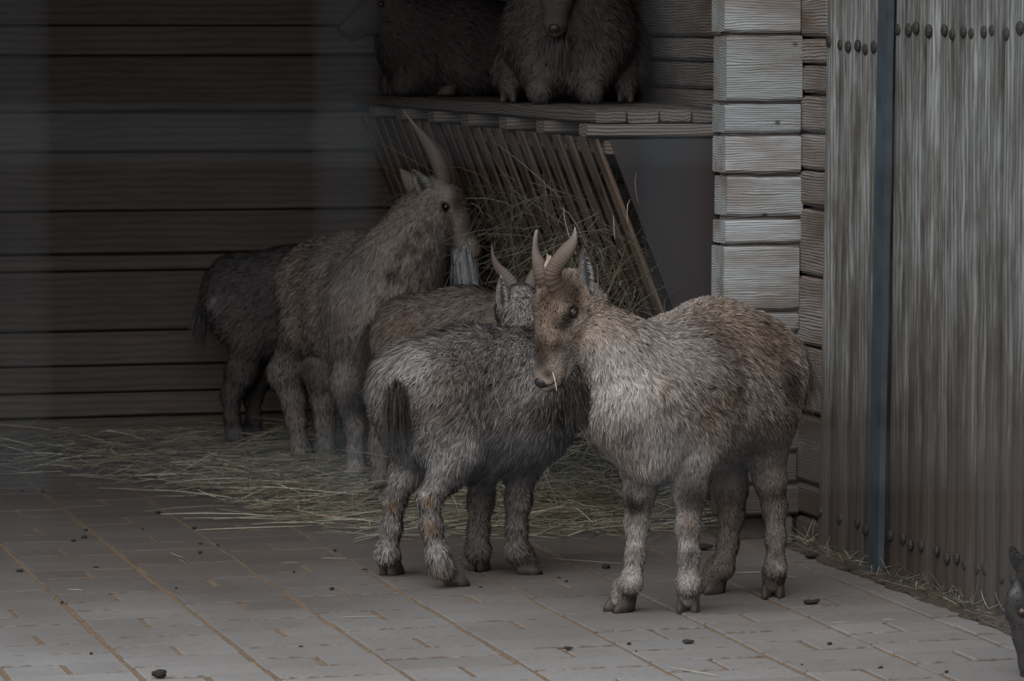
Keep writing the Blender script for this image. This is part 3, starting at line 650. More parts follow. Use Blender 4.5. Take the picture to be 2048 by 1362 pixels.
    def eye(self, p, f, s):
        r = .0132*s
        up = self.hd; a = unit(np.cross(up, f)); b = np.cross(f, a); R = np.stack([f, a, b], 1)
        for nm, mt, sc, off, par in (('eye', 'eye', (1, 1, 1), 0, None), ('pupil', 'pupil', (.30, .62, .36), .76, 'e')):
            bm = bmesh.new(); bmesh.ops.create_uvsphere(bm, u_segments=18, v_segments=12, radius=r)
            for v in bm.verts: v.co = Vector(R @ (np.array(v.co)*np.array(sc) + np.array([off*r, 0, 0])) + p - self.root)
            me = bpy.data.meshes.new(nm); bm.to_mesh(me); bm.free(); me.polygons.foreach_set('use_smooth', [True]*len(me.polygons))
            o = link(nm, me, M[mt], parent=self._eye if par else self.o)
            if not par: self._eye = o
        # eyelids: rims above and below
        rng_ = np.linspace(0, math.tau, 22, endpoint=False); vs_ = []; q = []
        for i, t in enumerate(rng_):
            for j in range(6):
                u = math.tau*j/6; rr = r*1.02 + r*.17*math.cos(u); ell = (1.0, .66)
                vs_.append(R @ np.array([r*.42 + r*.20*math.sin(u) - .25*r*abs(math.cos(t)), rr*math.cos(t)*ell[0], rr*math.sin(t)*ell[1]*1.0]) + p - self.root)
        for i in range(22):
            for j in range(6): q.append((i*6+j, ((i+1) % 22)*6+j, ((i+1) % 22)*6+(j+1) % 6, i*6+(j+1) % 6))
        me = mesh_np('eyelid', vs_, quads=q, smooth=True); link('eyelid', me, M['nose'], parent=self._eye)
    def horn(self, pts, mat='horn', ridges=20, twist=2.0, flat_=.62):
        P = np.array([at(p[0], p[1], p[2]) if len(p) == 4 else p[0] for p in pts]); Wd = np.array([p[3]*p[2]/F/2 if len(p) == 4 else p[1] for p in pts])
        n = len(P); NR = 160; tt = np.linspace(0, n-1, NR); C = []; Rr = []
        for t in tt:
            i = min(int(t), n-2); f = t-i; p0, p1, p2, p3 = P[max(i-1, 0)], P[i], P[i+1], P[min(i+2, n-1)]
            C.append(.5*((2*p1) + (p2-p0)*f + (2*p0-5*p1+4*p2-p3)*f*f + (3*p1-p0-3*p2+p3)*f**3)); Rr.append(Wd[i]*(1-f) + Wd[i+1]*f)
        C = np.array(C); T = np.gradient(C, axis=0); T /= np.linalg.norm(T, axis=1)[:, None]; vs_ = []; al = []
        ref = np.array([0, 1.0, 0]); m = 16
        for i in range(NR):
            f = i/(NR-1); s = unit(np.cross(T[i], ref)); b = np.cross(s, T[i]); rdg = .86*(1 + .10*(1-f)*(((f*ridges) % 1.0) - .5)*2)
            for j in range(m):
                a = math.tau*j/m; ca_, sa_ = math.cos(a), math.sin(a)*flat_
                keel = 1 + .22*max(0, math.cos(a-.6))**6
                ph = (f-.35)*twist; x, y = ca_*math.cos(ph) - sa_*math.sin(ph), ca_*math.sin(ph) + sa_*math.cos(ph)
                vs_.append(C[i] + (s*x + b*y)*Rr[i]*rdg*keel - self.root); al.append(f)
        q = [(i*m+j, i*m+(j+1) % m, (i+1)*m+(j+1) % m, (i+1)*m+j) for i in range(NR-1) for j in range(m)]
        me = mesh_np('horn', vs_, quads=q, smooth=True, attrs=[('along', 'FLOAT', al)]); link('horn', me, M[mat], parent=self.o)
    def ear(self, base, tip, face, wd, outer, inner_dark=(.03, .028, .027), inner_pale=(.36, .36, .36), cup=.55):
        base = np.asarray(base, float); tip = np.asarray(tip, float); ax = tip-base; f = unit(face); f = unit(f - (f@unit(ax))*unit(ax)); sd = np.cross(unit(ax), f)
        ns, nt_ = 20, 15; rr = np.random.default_rng(4); V = []; C = []
        for lay in (0, 1):
            for i in range(ns+1):
                s = i/ns; w_ = wd*(math.sin(math.pi*min(1, .10 + .90*s))**.75)*(1-.25*s) + .0006
                for j in range(nt_+1):
                    t = -1 + 2*j/nt_; th = t*1.15
                    p = base + ax*s + sd*(w_*math.sin(th)/math.sin(1.15)) + f*(w_*cup*(1-math.cos(th))*1.6) - (f*.0022*(1-abs(t)**4) if lay else 0)
                    V.append(p - self.root)
                    if lay: c = np.array(outer)*rr.uniform(.85, 1.15)
                    else:
                        rim = abs(t) > .84 or s > .93
                        streak = .5 + .5*math.sin(17*abs(t) + 5*s) ; band = math.exp(-((abs(t)-.52)/.24)**2)
                        c = np.array(outer)*1.15 if rim else np.array(inner_dark)*(1-band) + np.array(inner_pale)*.4*band*(.45+.55*streak)*rr.uniform(.5, 1.1)
                    C.append((*np.clip(c, 0, 1), 1))
        m = nt_+1; q = []; k0 = (ns+1)*m
        for i in range(ns):
            for j in range(nt_): a = i*m+j; q.append((a, a+1, a+m+1, a+m)); a += k0; q.append((a, a+m, a+m+1, a+1))
        for i in range(ns):
            for j in (0, nt_): a = i*m+j; q.append((a, a+m, k0+a+m, k0+a))
        for j in range(nt_): a = ns*m+j; q.append((a, a+1, k0+a+1, k0+a))
        e = link('ear', mesh_np('ear', V, quads=q, smooth=True, attrs=[('col', 'FLOAT_COLOR', C)]), M['hide'], parent=self.o)
        # hair inside the ear
        n = 150; s = rr.uniform(.06, .8, n); t = rr.choice([-1, 1], n)*rr.uniform(.55, .92, n); w_ = wd*(np.sin(np.pi*np.minimum(1, .1+.9*s))**.75)*(1-.25*s); th = t*1.15
        bp = base + ax*s[:, None] + sd*(w_*np.sin(th)/math.sin(1.15))[:, None] + f*(w_*cup*(1-np.cos(th))*1.6)[:, None] - self.root
        dr = unit(ax)*.55 - sd*(np.sign(t)*.75)[:, None] + f*.35 + rr.normal(0, .15, (n, 3)); dr /= np.linalg.norm(dr, axis=1)[:, None]
        cc = np.array(inner_pale)*rr.uniform(.45, 1.1, (n, 1)); me = ribbons('ear_hair', bp, np.tile(f, (n, 1)), dr, rr.uniform(.3, .75, n)*wd, np.full(n, .0008), cc*.8, cc, droop=.05, jit=.2)
        tag(link('ear_hair', me, M['fur'], parent=e), kind='stuff')
    def tuft(self, name, pts, n, length, c1, c2, spread=.25, width=.0014, dr=None, jitter=.01, droop=.3):
        rr = np.random.default_rng(8); P = np.array(pts, float); seg = rr.integers(0, len(P)-1, n) if len(P) > 2 else np.zeros(n, int); f = rr.random(n)
        base = P[seg]*(1-f)[:, None] + P[seg+1]*f[:, None] + rr.normal(0, jitter, (n, 3)); d = unit(dr) + rr.normal(0, spread, (n, 3)); d /= np.linalg.norm(d, axis=1)[:, None]
        nr = np.cross(d, rr.normal(0, 1, (n, 3))); nr /= np.linalg.norm(nr, axis=1)[:, None]; nr = nr*.5 + np.array([0, -.7, .3])
        k = rr.random(n)[:, None]; c = np.array(c1)*(1-k) + np.array(c2)*k
        me = ribbons(name, base - self.root, nr, d, length*rr.uniform(.6, 1.1, n), np.full(n, width), c*.9, c, droop=droop, jit=.35)
        return link(name, me, M['fur'], parent=self.o)
    def blob(self, px, py, rpx, ca, cb, amt=1.0): self.blobs.append((px, py, rpx*1.2, np.array(ca), np.array(cb), amt))
    def blob3(self, p, r_, ca, cb, amt=1.0): self.blobs.append((np.asarray(p, float), r_, None, np.array(ca), np.array(cb), amt))
    def sd(self, P, pr):
        a, b = pr['a'], pr['b']; ba = b-a; L2 = ba@ba + 1e-12
        t = np.clip(((P-a)@ba)/L2, 0, 1); return np.linalg.norm(P - a - t[..., None]*ba, axis=-1) - (pr['ra'] + (pr['rb']-pr['ra'])*t)
    def build(self, vox, nstr, width, lift=.22, lmul=1.0, grizzle=1.0, clump=.35, jit=.45):
        lo = np.min([np.minimum(p['a'], p['b']) - max(p['ra'], p['rb']) for p in self.pr], 0) - 4*vox
        hi = np.max([np.maximum(p['a'], p['b']) + max(p['ra'], p['rb']) for p in self.pr], 0) + 4*vox
        dim = np.ceil((hi-lo)/vox).astype(int) + 1; Fv = np.full(dim, 1.0, np.float32)
        ax = [lo[i] + np.arange(dim[i])*vox for i in range(3)]
        def region(a, b, m):
            i0 = np.maximum(0, np.floor((np.minimum(a, b)-m-lo)/vox).astype(int)); i1 = np.minimum(dim, np.ceil((np.maximum(a, b)+m-lo)/vox).astype(int)+1)
            return i0, i1
        for p in self.pr:
            m = max(p['ra'], p['rb']) + p['k'] + 3*vox; i0, i1 = region(p['a'], p['b'], m)
            G = np.stack(np.meshgrid(*[ax[i][i0[i]:i1[i]] for i in range(3)], indexing='ij'), -1); d = self.sd(G, p)
            sl = tuple(slice(i0[i], i1[i]) for i in range(3)); f = Fv[sl]; k = p['k']
            hh_ = np.maximum(k - np.abs(f-d), 0)/k; Fv[sl] = np.minimum(f, d) - hh_*hh_*k*.25
        for (a, b, r_, k) in self.sub:
            i0, i1 = region(a, b, r_+k+3*vox); G = np.stack(np.meshgrid(*[ax[i][i0[i]:i1[i]] for i in range(3)], indexing='ij'), -1)
            d = -self.sd(G, dict(a=a, b=b, ra=r_, rb=r_)); sl = tuple(slice(i0[i], i1[i]) for i in range(3)); f = Fv[sl]
            hh_ = np.maximum(k - np.abs(f-d), 0)/k; Fv[sl] = np.maximum(f, d) + hh_*hh_*k*.25
        V, Q = surfnets(Fv, lo, vox)
        V[:, 2] = np.maximum(V[:, 2], self.root[2] + .004)
        T = np.concatenate([Q[:, [0, 1, 2]], Q[:, [0, 2, 3]]]); fn = np.cross(V[T[:, 1]]-V[T[:, 0]], V[T[:, 2]]-V[T[:, 0]]); ar = np.linalg.norm(fn, axis=1)/2
        vn = np.zeros_like(V)
        for i in range(3): np.add.at(vn, T[:, i], fn)
        vn /= np.linalg.norm(vn, axis=1)[:, None] + 1e-12
        q_ = V - EYE; yc = q_[:, 1]*math.cos(TH) - q_[:, 2]*math.sin(TH); zc = q_[:, 1]*math.sin(TH) + q_[:, 2]*math.cos(TH)
        PX = 1024 + F*q_[:, 0]/yc; PY = 681 - F*zc/yc
        bl = []
        for (x, y, rp, ca, cb, am) in self.blobs:
            if rp is None: bl.append((x, y, ca, cb, am)); continue
            dd = np.hypot(PX-x, PY-y); m = dd < max(12, dd.min()+6); i = np.where(m)[0][np.argmin(V[m, 1])]; bl.append((V[i], rp*V[i, 1]/F, ca, cb, am))
        def fields(P):
            D = np.stack([self.sd(P, p) for p in self.pr], 1); W = np.exp(-(D - D.min(1)[:, None])/.014); W /= W.sum(1)[:, None]
            fl = W @ np.array([p['flow'] for p in self.pr]); le = W @ np.array([p['fl'] for p in self.pr]); ca = W @ np.array([p['ca'] for p in self.pr]); cb = W @ np.array([p['cb'] for p in self.pr])
            wob = 1 + .35*smooth_noise(P, 42, self.seed+31)
            for (c, r_, a_, b_, am) in bl:
                k = (np.exp(-(np.linalg.norm(P-c, axis=1)/(r_*wob.clip(.5, 1.5)))**2.6)*am)[:, None]; ca = ca*(1-k) + a_*k; cb = cb*(1-k) + b_*k
            return fl, le, ca, cb
        _, _, ca, cb = fields(V); C4 = np.ones((len(V), 4)); C4[:, :3] = ca*.72 + cb*.28
        body = link('body', mesh_np('body', V - self.root, quads=Q, smooth=True, attrs=[('col', 'FLOAT_COLOR', C4)]), M['hide'], parent=self.o)
        n = int(nstr*FUR); r = np.random.default_rng(self.seed); ti = r.choice(len(T), n, p=ar/ar.sum())
        a, b = r.random(n), r.random(n); s = a+b > 1; a[s], b[s] = 1-a[s], 1-b[s]
        P = V[T[ti, 0]]*(1-a-b)[:, None] + V[T[ti, 1]]*a[:, None] + V[T[ti, 2]]*b[:, None]
        Nn = vn[T[ti, 0]]*(1-a-b)[:, None] + vn[T[ti, 1]]*a[:, None] + vn[T[ti, 2]]*b[:, None]; Nn /= np.linalg.norm(Nn, axis=1)[:, None] + 1e-12
        fl, le, ca, cb = fields(P)
        keep = P[:, 2] > self.root[2] + .03*(1 if self.root[2] < .5 else .1)
        for c_, r_ in self.bald: keep &= np.linalg.norm(P-c_, axis=1) > r_
        P, Nn, fl, le, ca, cb = [q[keep] for q in (P, Nn, fl, le, ca, cb)]; n = len(P)
        cl = np.stack([smooth_noise(P, 160, self.seed+k) for k in range(3)], 1)*clump + np.stack([smooth_noise(P, 420, self.seed+9+k) for k in range(3)], 1)*clump*.6
        fl = fl/np.linalg.norm(fl, axis=1)[:, None] + cl + r.normal(0, .16, (n, 3))
        fl -= (fl*Nn).sum(1)[:, None]*Nn; fl /= np.linalg.norm(fl, axis=1)[:, None] + 1e-9
        lf = (lift + .12*np.clip(.012/np.maximum(le*lmul, .004)-.6, 0, 1.2))*(1 + r.normal(0, .35, n)); dr = fl*np.cos(lf)[:, None] + Nn*np.sin(lf)[:, None]
        le = le*lmul*r.uniform(.65, 1.25, n)
        patch = smooth_noise(P, 26, self.seed+50)*.16 + smooth_noise(P, 240, self.seed+51)*.16
        k = np.clip(r.beta(.85, 1.05, n)*grizzle + patch + (1-grizzle)*.45, 0, 1)[:, None]
        c = ca*(1-k) + cb*k
        root_c = ca*(1-.5*k) + cb*.5*k
        wd = np.minimum(width*(.75 + .5*r.random(n)), le*.12 + .0003)
        me = ribbons('fur', P - self.root - Nn*.0004, Nn, dr, le, wd, root_c*.85, c, seed=self.seed, jit=jit)
        tag(link('fur', me, M['fur'], parent=body), kind='stuff'); self.V = V
DK = (.018, .014, .012); DKb = (.052, .041, .035)

# ---- brown goat in front
g = Goat('brown goat with short twisted horns standing in front of all others, looking left', (.391, 8.335), hx=(-.616, -.788), seed=21)
g.ca = (.095, .06, .042); g.cb = (.72, .625, .56)
g.torso([(-.160, 0, .497, .112), (-.05, 0, .515, .112), (.08, 0, .492, .108), (.15, 0, .475, .10)])
g.torso([(-.125, 0, .44, .118), (.0, 0, .425, .128), (.13, 0, .425, .132), (.165, 0, .44, .12)])
g.torso([(-.150, .055, .475, .088), (-.115, .078, .395, .075)], mirror=True)
g.torso([(.115, .068, .47, .085), (.115, .08, .38, .058)], mirror=True, k=.04)
g.add(at(1300, 770, 8.20), at(1240, 710, 8.15), .112, .074, .06, unit(at(1300, 780, 8.2) - at(1190, 620, 8.14)), .018)
g.add(at(1240, 710, 8.15), at(1178, 640, 8.15), .074, .052, .04, unit(at(1300, 780, 8.2) - at(1190, 620, 8.14)), .014)
g.add(at(1262, 830, 8.13), at(1300, 900, 8.14), .092, .062, .05, (0, 0, -1), .018)
gx = unit([-.74, -.67, 0]); hn = gx*.42 - np.array([0, 0, .905])
g.head(at(1131, 593, 8.14), hn, s=1.06)
lk = dict(ca=(.20, .165, .145), cb=(.50, .46, .43))
g.leg([(1285, 930, 8.20, .045), (1278, 985, 8.19, .034), (1273, 1050, 8.19, .0245), (1271, 1110, 8.19, .0195), (1262, 1165, 8.19, .0225)], (1243, 1222), (-.75, -.66), first=(g.Lc(.115, -.08, .37), .056), **lk)
g.leg([(1383, 925, 8.17, .046), (1380, 985, 8.16, .035), (1376, 1055, 8.15, .0255), (1378, 1110, 8.15, .0205), (1378, 1165, 8.16, .023)], (1377, 1222), (-.1, -.99), first=(g.Lc(.115, .08, .37), .056), **lk)
g.leg([(1452, 905, 8.50, .055), (1462, 975, 8.50, .038), (1463, 1030, 8.51, .0285), (1455, 1090, 8.50, .022), (1446, 1135, 8.48, .0225)], (1424, 1186), (-.8, -.6), first=(g.Lc(-.125, -.075, .38), .07), ca=(.10, .075, .06), cb=(.30, .26, .23))
g.leg([(1528, 890, 8.40, .056), (1540, 960, 8.40, .036), (1549, 1015, 8.42, .0265), (1551, 1075, 8.41, .0205), (1551, 1135, 8.40, .022)], (1547, 1193), (-.15, -.99), first=(g.Lc(-.125, .08, .38), .07), ca=(.10, .075, .06), cb=(.30, .26, .23))
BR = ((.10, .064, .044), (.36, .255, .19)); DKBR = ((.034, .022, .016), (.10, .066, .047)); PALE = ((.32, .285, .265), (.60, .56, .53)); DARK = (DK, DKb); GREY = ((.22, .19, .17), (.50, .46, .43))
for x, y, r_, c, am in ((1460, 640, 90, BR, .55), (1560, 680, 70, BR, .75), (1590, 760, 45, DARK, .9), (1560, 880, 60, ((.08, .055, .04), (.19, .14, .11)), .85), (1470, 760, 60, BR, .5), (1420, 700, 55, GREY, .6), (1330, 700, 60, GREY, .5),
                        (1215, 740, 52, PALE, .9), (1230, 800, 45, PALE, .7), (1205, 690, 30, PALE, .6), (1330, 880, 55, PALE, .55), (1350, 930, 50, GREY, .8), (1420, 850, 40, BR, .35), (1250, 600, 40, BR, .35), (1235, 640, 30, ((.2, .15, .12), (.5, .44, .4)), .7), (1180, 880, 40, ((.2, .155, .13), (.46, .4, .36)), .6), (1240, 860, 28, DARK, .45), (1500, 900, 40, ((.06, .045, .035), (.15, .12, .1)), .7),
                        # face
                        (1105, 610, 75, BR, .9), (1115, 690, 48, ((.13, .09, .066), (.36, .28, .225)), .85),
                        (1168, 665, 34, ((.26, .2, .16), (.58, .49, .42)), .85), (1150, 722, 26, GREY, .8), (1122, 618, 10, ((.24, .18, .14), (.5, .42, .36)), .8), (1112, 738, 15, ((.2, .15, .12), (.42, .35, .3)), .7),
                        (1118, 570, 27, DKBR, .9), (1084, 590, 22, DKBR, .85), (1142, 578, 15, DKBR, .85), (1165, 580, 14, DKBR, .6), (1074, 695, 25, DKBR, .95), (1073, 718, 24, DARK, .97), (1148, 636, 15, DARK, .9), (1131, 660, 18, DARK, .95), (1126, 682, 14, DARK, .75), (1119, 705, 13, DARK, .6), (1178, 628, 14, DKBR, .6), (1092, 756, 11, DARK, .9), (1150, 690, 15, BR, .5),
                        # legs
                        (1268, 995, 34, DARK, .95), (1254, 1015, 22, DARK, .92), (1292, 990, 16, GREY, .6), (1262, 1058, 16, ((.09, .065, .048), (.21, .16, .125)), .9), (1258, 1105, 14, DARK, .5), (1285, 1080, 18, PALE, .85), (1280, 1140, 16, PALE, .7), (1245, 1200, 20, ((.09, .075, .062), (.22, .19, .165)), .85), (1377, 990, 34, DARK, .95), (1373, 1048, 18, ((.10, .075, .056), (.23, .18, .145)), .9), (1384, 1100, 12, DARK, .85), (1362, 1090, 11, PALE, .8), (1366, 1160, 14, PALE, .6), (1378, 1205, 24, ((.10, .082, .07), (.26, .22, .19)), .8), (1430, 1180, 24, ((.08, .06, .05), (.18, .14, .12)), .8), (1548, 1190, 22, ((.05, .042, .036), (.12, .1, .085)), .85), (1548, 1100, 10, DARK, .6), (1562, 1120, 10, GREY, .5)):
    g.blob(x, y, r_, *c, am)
hp = g.HP
hY = 8.06
g.horn([(hp(.012, .012, .014), .019), (1107, 556, 8.09, 38), (1113, 532, 8.085, 36), (1129, 508, 8.085, 37), (1143, 487, 8.09, 29), (1149.5, 468, 8.10, 13), (1149.5, 453, 8.105, 2)], ridges=26, twist=1.8)
g.horn([(hp(.012, .012, -.016), .019), (1086, 556, 8.13, 38), (1079, 530, 8.135, 33), (1073, 510, 8.14, 20), (1071, 492, 8.145, 13), (1072, 474, 8.15, 12), (1074, 460, 8.155, 7)], ridges=26, twist=-1.6)
bm = bmesh.new(); bmesh.ops.create_icosphere(bm, subdivisions=2, radius=1)
cst = at(1098, 530, 8.12)
for v in bm.verts:
    c = np.array(v.co); v.co = Vector(cst + c*np.array([.0085, .007, .024])*(1 + .25*math.sin(5*c[0]+4*c[2])) - g.root)
me = bpy.data.meshes.new('horn_stub'); bm.to_mesh(me); bm.free(); tag(link('horn_stub', me, M['bone'], parent=g.o), 'pale broken stub between the horns')
g.ear(at(1181, 590, 8.105), at(1169, 497, 8.12), (-.45, -.9, .1), .0185, (.12, .085, .065))
g.ear(hp(-.03, .02, -.045), hp(-.03, .02, -.045) + np.array([-.015, .09, .005]), (-.5, -.8, .1), .018, (.12, .085, .065))
g.tuft('beard', [at(1140, 768, 8.09), at(1168, 780, 8.11)], 900, .075, DK, DKb, .14, .0012, (.35, .1, -.9), .008)
g.tuft('tail', [at(1585, 690, 8.54), at(1592, 730, 8.55)], 1300, .10, (.06, .04, .03), (.16, .11, .08), .2, .0014, (.08, .2, -1), .012)
g.build(.0046, 230000, .0012, lift=.20, jit=.5, grizzle=1.0)
stk = strands('straw', np.zeros((1, 3)), (at(1118, 776, 8.03)-at(1106, 746, 8.045))[None], np.array([.034]), np.array([.0009]), np.array([[.8, .8, .76]]), np.array([[-.1, 0, -.25]]), seg=6)
tag(link('straw_stalk', stk, M['hay'], loc=at(1105, 744, 8.045)), 'thin white straw held in the brown goat\'s mouth', 'straw')

# ---- grey goat seen from behind
g = Goat('shaggy grey goat seen from behind, walking away beside the brown goat', (-.09, 8.73), hx=(.80, .60), seed=22)
g.ca = (.085, .072, .065); g.cb = (.50, .465, .445)
g.torso([(-.125, 0, .425, .104), (-.02, 0, .434, .108), (.09, 0, .425, .104), (.13, 0, .415, .095)], fl=.034)
g.torso([(-.095, 0, .365, .108), (.02, 0, .352, .120), (.12, 0, .355, .112), (.15, 0, .36, .10)], fl=.034)
g.torso([(-.12, .05, .415, .085), (-.10, .068, .335, .07)], mirror=True, fl=.032)
g.torso([(.10, .06, .40, .08), (.10, .07, .31, .055)], mirror=True, k=.04, fl=.03)
lg = dict(ca=(.11, .095, .085), cb=(.40, .37, .35), fl=.0125, hs=.95)
g.leg([(915, 900, 8.60, .058), (893, 948, 8.585, .040), (858, 995, 8.56, .0255), (862, 1050, 8.555, .022), (876, 1110, 8.555, .0225), (884, 1140, 8.555, .022)], (908, 1170), (.85, .1), first=(g.Lc(-.10, -.068, .33), .068), **lg)
g.leg([(835, 885, 8.73, .052), (812, 945, 8.735, .036), (788, 1000, 8.74, .0245), (783, 1055, 8.735, .021), (774, 1105, 8.73, .0225)], (781, 1150), (.45, .9), first=(g.Lc(-.10, .068, .34), .06), **lg)
g.leg([(965, 925, 8.85, .042), (962, 1000, 8.84, .028), (957, 1055, 8.83, .022), (956, 1100, 8.825, .0235)], (957, 1140), (.3, .9), first=(g.Lc(.10, .06, .33), .05), **{**lg, 'cb': (.26, .235, .22)})
g.leg([(1043, 930, 8.78, .043), (1037, 1000, 8.77, .0275), (1033, 1055, 8.77, .0225), (1034, 1100, 8.77, .0235)], (1054, 1148), (.95, .1), first=(g.Lc(.10, -.06, .33), .05), **{**lg, 'cb': (.26, .235, .22)})
g.add(at(1070, 735, 8.86), at(1060, 660, 8.95), .088, .060, .05, unit(at(1070, 735, 8.86)-at(1045, 610, 9.0)), .03, cb=(.46, .43, .41))
g.add(at(1060, 660, 8.95), at(1041, 612, 9.0), .060, .046, .03, unit(at(1070, 735, 8.86)-at(1045, 610, 9.0)), .022, cb=(.5, .47, .45))
g.head(at(1041, 606, 9.02), (.25, .85, -.50), s=.88)
g.horn([(1030, 590, 9.01, 30), (1024, 568, 9.01, 29), (1010, 549, 9.01, 26), (995, 533, 9.01, 20), (986, 512, 9.01, 11), (983, 487, 9.01, 2)], 'horn_grey', 18, 1.5)
g.horn([(1056, 592, 9.02, 28), (1061, 568, 9.02, 27), (1069, 548, 9.02, 22), (1076, 530, 9.02, 14), (1078, 515, 9.02, 3)], 'horn_grey', 18, -1.5)
g.ear(at(1008, 624, 8.965), at(1002, 550, 8.96), (-.25, -.95, .1), .0150, (.20, .15, .12))
g.ear(at(1068, 622, 9.02), at(1082, 556, 9.02), (.3, -.9, .1), .015, (.20, .15, .12))
g.tuft('tail', [at(797, 770, 8.545), at(792, 800, 8.53)], 1200, .085, (.014, .012, .011), (.055, .046, .041), .13, .0014, (-.02, -.05, -1), .0095)
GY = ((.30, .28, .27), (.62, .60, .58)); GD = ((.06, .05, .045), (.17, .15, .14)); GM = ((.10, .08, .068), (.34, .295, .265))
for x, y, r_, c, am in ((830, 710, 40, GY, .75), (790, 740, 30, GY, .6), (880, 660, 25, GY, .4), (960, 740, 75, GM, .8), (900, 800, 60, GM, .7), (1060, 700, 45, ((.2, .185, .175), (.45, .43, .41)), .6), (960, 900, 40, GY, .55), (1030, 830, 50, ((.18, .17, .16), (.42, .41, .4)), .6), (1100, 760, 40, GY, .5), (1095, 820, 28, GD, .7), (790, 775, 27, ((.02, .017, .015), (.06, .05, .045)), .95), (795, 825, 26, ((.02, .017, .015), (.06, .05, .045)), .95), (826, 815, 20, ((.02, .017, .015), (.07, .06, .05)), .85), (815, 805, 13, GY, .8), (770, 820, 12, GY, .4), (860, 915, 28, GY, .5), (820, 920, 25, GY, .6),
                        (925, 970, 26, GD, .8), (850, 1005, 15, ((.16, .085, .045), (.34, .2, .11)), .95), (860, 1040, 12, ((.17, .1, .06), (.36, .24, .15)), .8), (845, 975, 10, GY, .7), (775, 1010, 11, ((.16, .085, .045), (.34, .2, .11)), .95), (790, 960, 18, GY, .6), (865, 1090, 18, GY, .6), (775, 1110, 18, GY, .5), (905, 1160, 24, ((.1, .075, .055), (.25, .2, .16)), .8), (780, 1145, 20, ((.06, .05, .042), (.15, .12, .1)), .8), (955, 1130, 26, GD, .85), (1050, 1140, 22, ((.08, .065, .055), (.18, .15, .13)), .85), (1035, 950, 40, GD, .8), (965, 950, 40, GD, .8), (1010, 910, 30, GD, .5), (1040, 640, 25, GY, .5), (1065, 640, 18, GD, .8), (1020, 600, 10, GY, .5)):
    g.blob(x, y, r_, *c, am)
for x in np.linspace(-.14, .16, 9): g.blob3(g.Lc(x, 0, .545), .022, (.02, .017, .015), (.06, .05, .045), .85)
g.build(.0062, 150000, .0014, lift=.30, clump=.55, jit=.5)

# ---- brown goat behind the grey one
g = Goat('dull brown goat standing behind the grey goat, its head hidden', (-.12, 10.3), hx=(1, .04), seed=23)
g.ca = (.12, .094, .079); g.cb = (.34, .285, .25)
g.torso([(-.13, 0, .415, .105), (0, 0, .425, .105), (.13, 0, .405, .10), (.20, 0, .40, .09)])
g.torso([(-.11, 0, .36, .11), (.02, 0, .35, .115), (.15, 0, .35, .11)])
g.torso([(-.14, .05, .41, .085), (-.10, .07, .32, .07)], mirror=True); g.torso([(.14, .06, .38, .08), (.14, .065, .30, .05)], mirror=True, k=.04)
lb = dict(ca=(.075, .062, .054), cb=(.27, .235, .21), fl=.013)
g.leg([(775, 850, 10.24, .05), (757, 890, 10.24, .028), (760, 930, 10.24, .022), (759, 960, 10.24, .022)], (762, 988), (1, .1), first=(g.Lc(-.10, -.07, .32), .06), **lb)
g.leg([(800, 850, 10.4, .05), (790, 890, 10.4, .028), (795, 930, 10.4, .022)], (797, 975), (1, .1), first=(g.Lc(-.10, .07, .32), .06), **lb)
g.leg([(1005, 850, 10.24, .045), (1000, 905, 10.24, .026), (1000, 950, 10.24, .022)], (1003, 988), (1, 0), first=(g.Lc(.14, -.065, .30), .048), **lb)
g.leg([(1078, 860, 10.38, .042), (1083, 905, 10.36, .026), (1084, 950, 10.34, .024)], (1088, 982), (1, 0), first=(g.Lc(.15, .065, .30), .048), **lb)
g.add(g.Lc(.18, 0, .41), at(1085, 655, 10.27), .088, .06, .05, (-1, 0, -.3), .018); g.add(at(1085, 655, 10.27), at(1106, 668, 10.22), .06, .048, .03, (-1, 0, 0), .012)
g.head(at(1112, 678, 10.20), (.35, -.45, -.82), s=.9)
g.ear(g.HP(-.03, .02, -.05), g.HP(-.08, .03, -.10), (.3, -.8, .2), .016, (.1, .08, .065)); g.ear(g.HP(-.03, .02, .05), g.HP(-.08, .03, .10), (.3, -.8, .2), .016, (.1, .08, .065))
g.tuft('tail', [g.Lc(-.235, 0, .44), g.Lc(-.245, 0, .41)], 600, .08, DK, DKb, .15, .0017, (-.15, 0, -1), .01)
for x, y, r_, c, am in ((752, 692, 10, ((.3, .28, .27), (.5, .48, .46)), .7), (745, 730, 20, DARK, .6), (800, 660, 40, ((.12, .08, .06), (.27, .2, .16)), .6), (755, 860, 22, ((.12, .08, .06), (.25, .19, .15)), .5)): g.blob(x, y, r_, *c, am)
g.build(.009, 55000, .0017, lift=.22)

# ---- bearded adult
g = Goat('large bearded goat with a long twisted horn standing at the hay rack', (-.415, 10.82), hx=(.45, -.89), seed=24)
g.ca = (.12, .094, .079); g.cb = (.40, .34, .30)
g.torso([(-.20, 0, .515, .120), (-.05, 0, .52, .122), (.12, 0, .52, .120), (.20, 0, .515, .11)])
g.torso([(-.17, 0, .44, .125), (0, 0, .43, .138), (.17, 0, .435, .135), (.22, 0, .45, .115)])
g.torso([(-.20, .055, .49, .095), (-.17, .08, .39, .078)], mirror=True); g.torso([(.16, .07, .47, .09), (.16, .085, .37, .06)], mirror=True, k=.04)
la = dict(ca=(.085, .07, .062), cb=(.30, .262, .24), hs=1.1, fl=.014)
g.leg([(571, 745, 11.0, .055), (588, 800, 11.0, .037), (592, 845, 11.0, .030), (600, 885, 11.0, .025), (602, 908, 11.0, .027)], (606, 928), (.5, -.85), first=(g.Lc(-.18, -.08, .38), .07), **la)
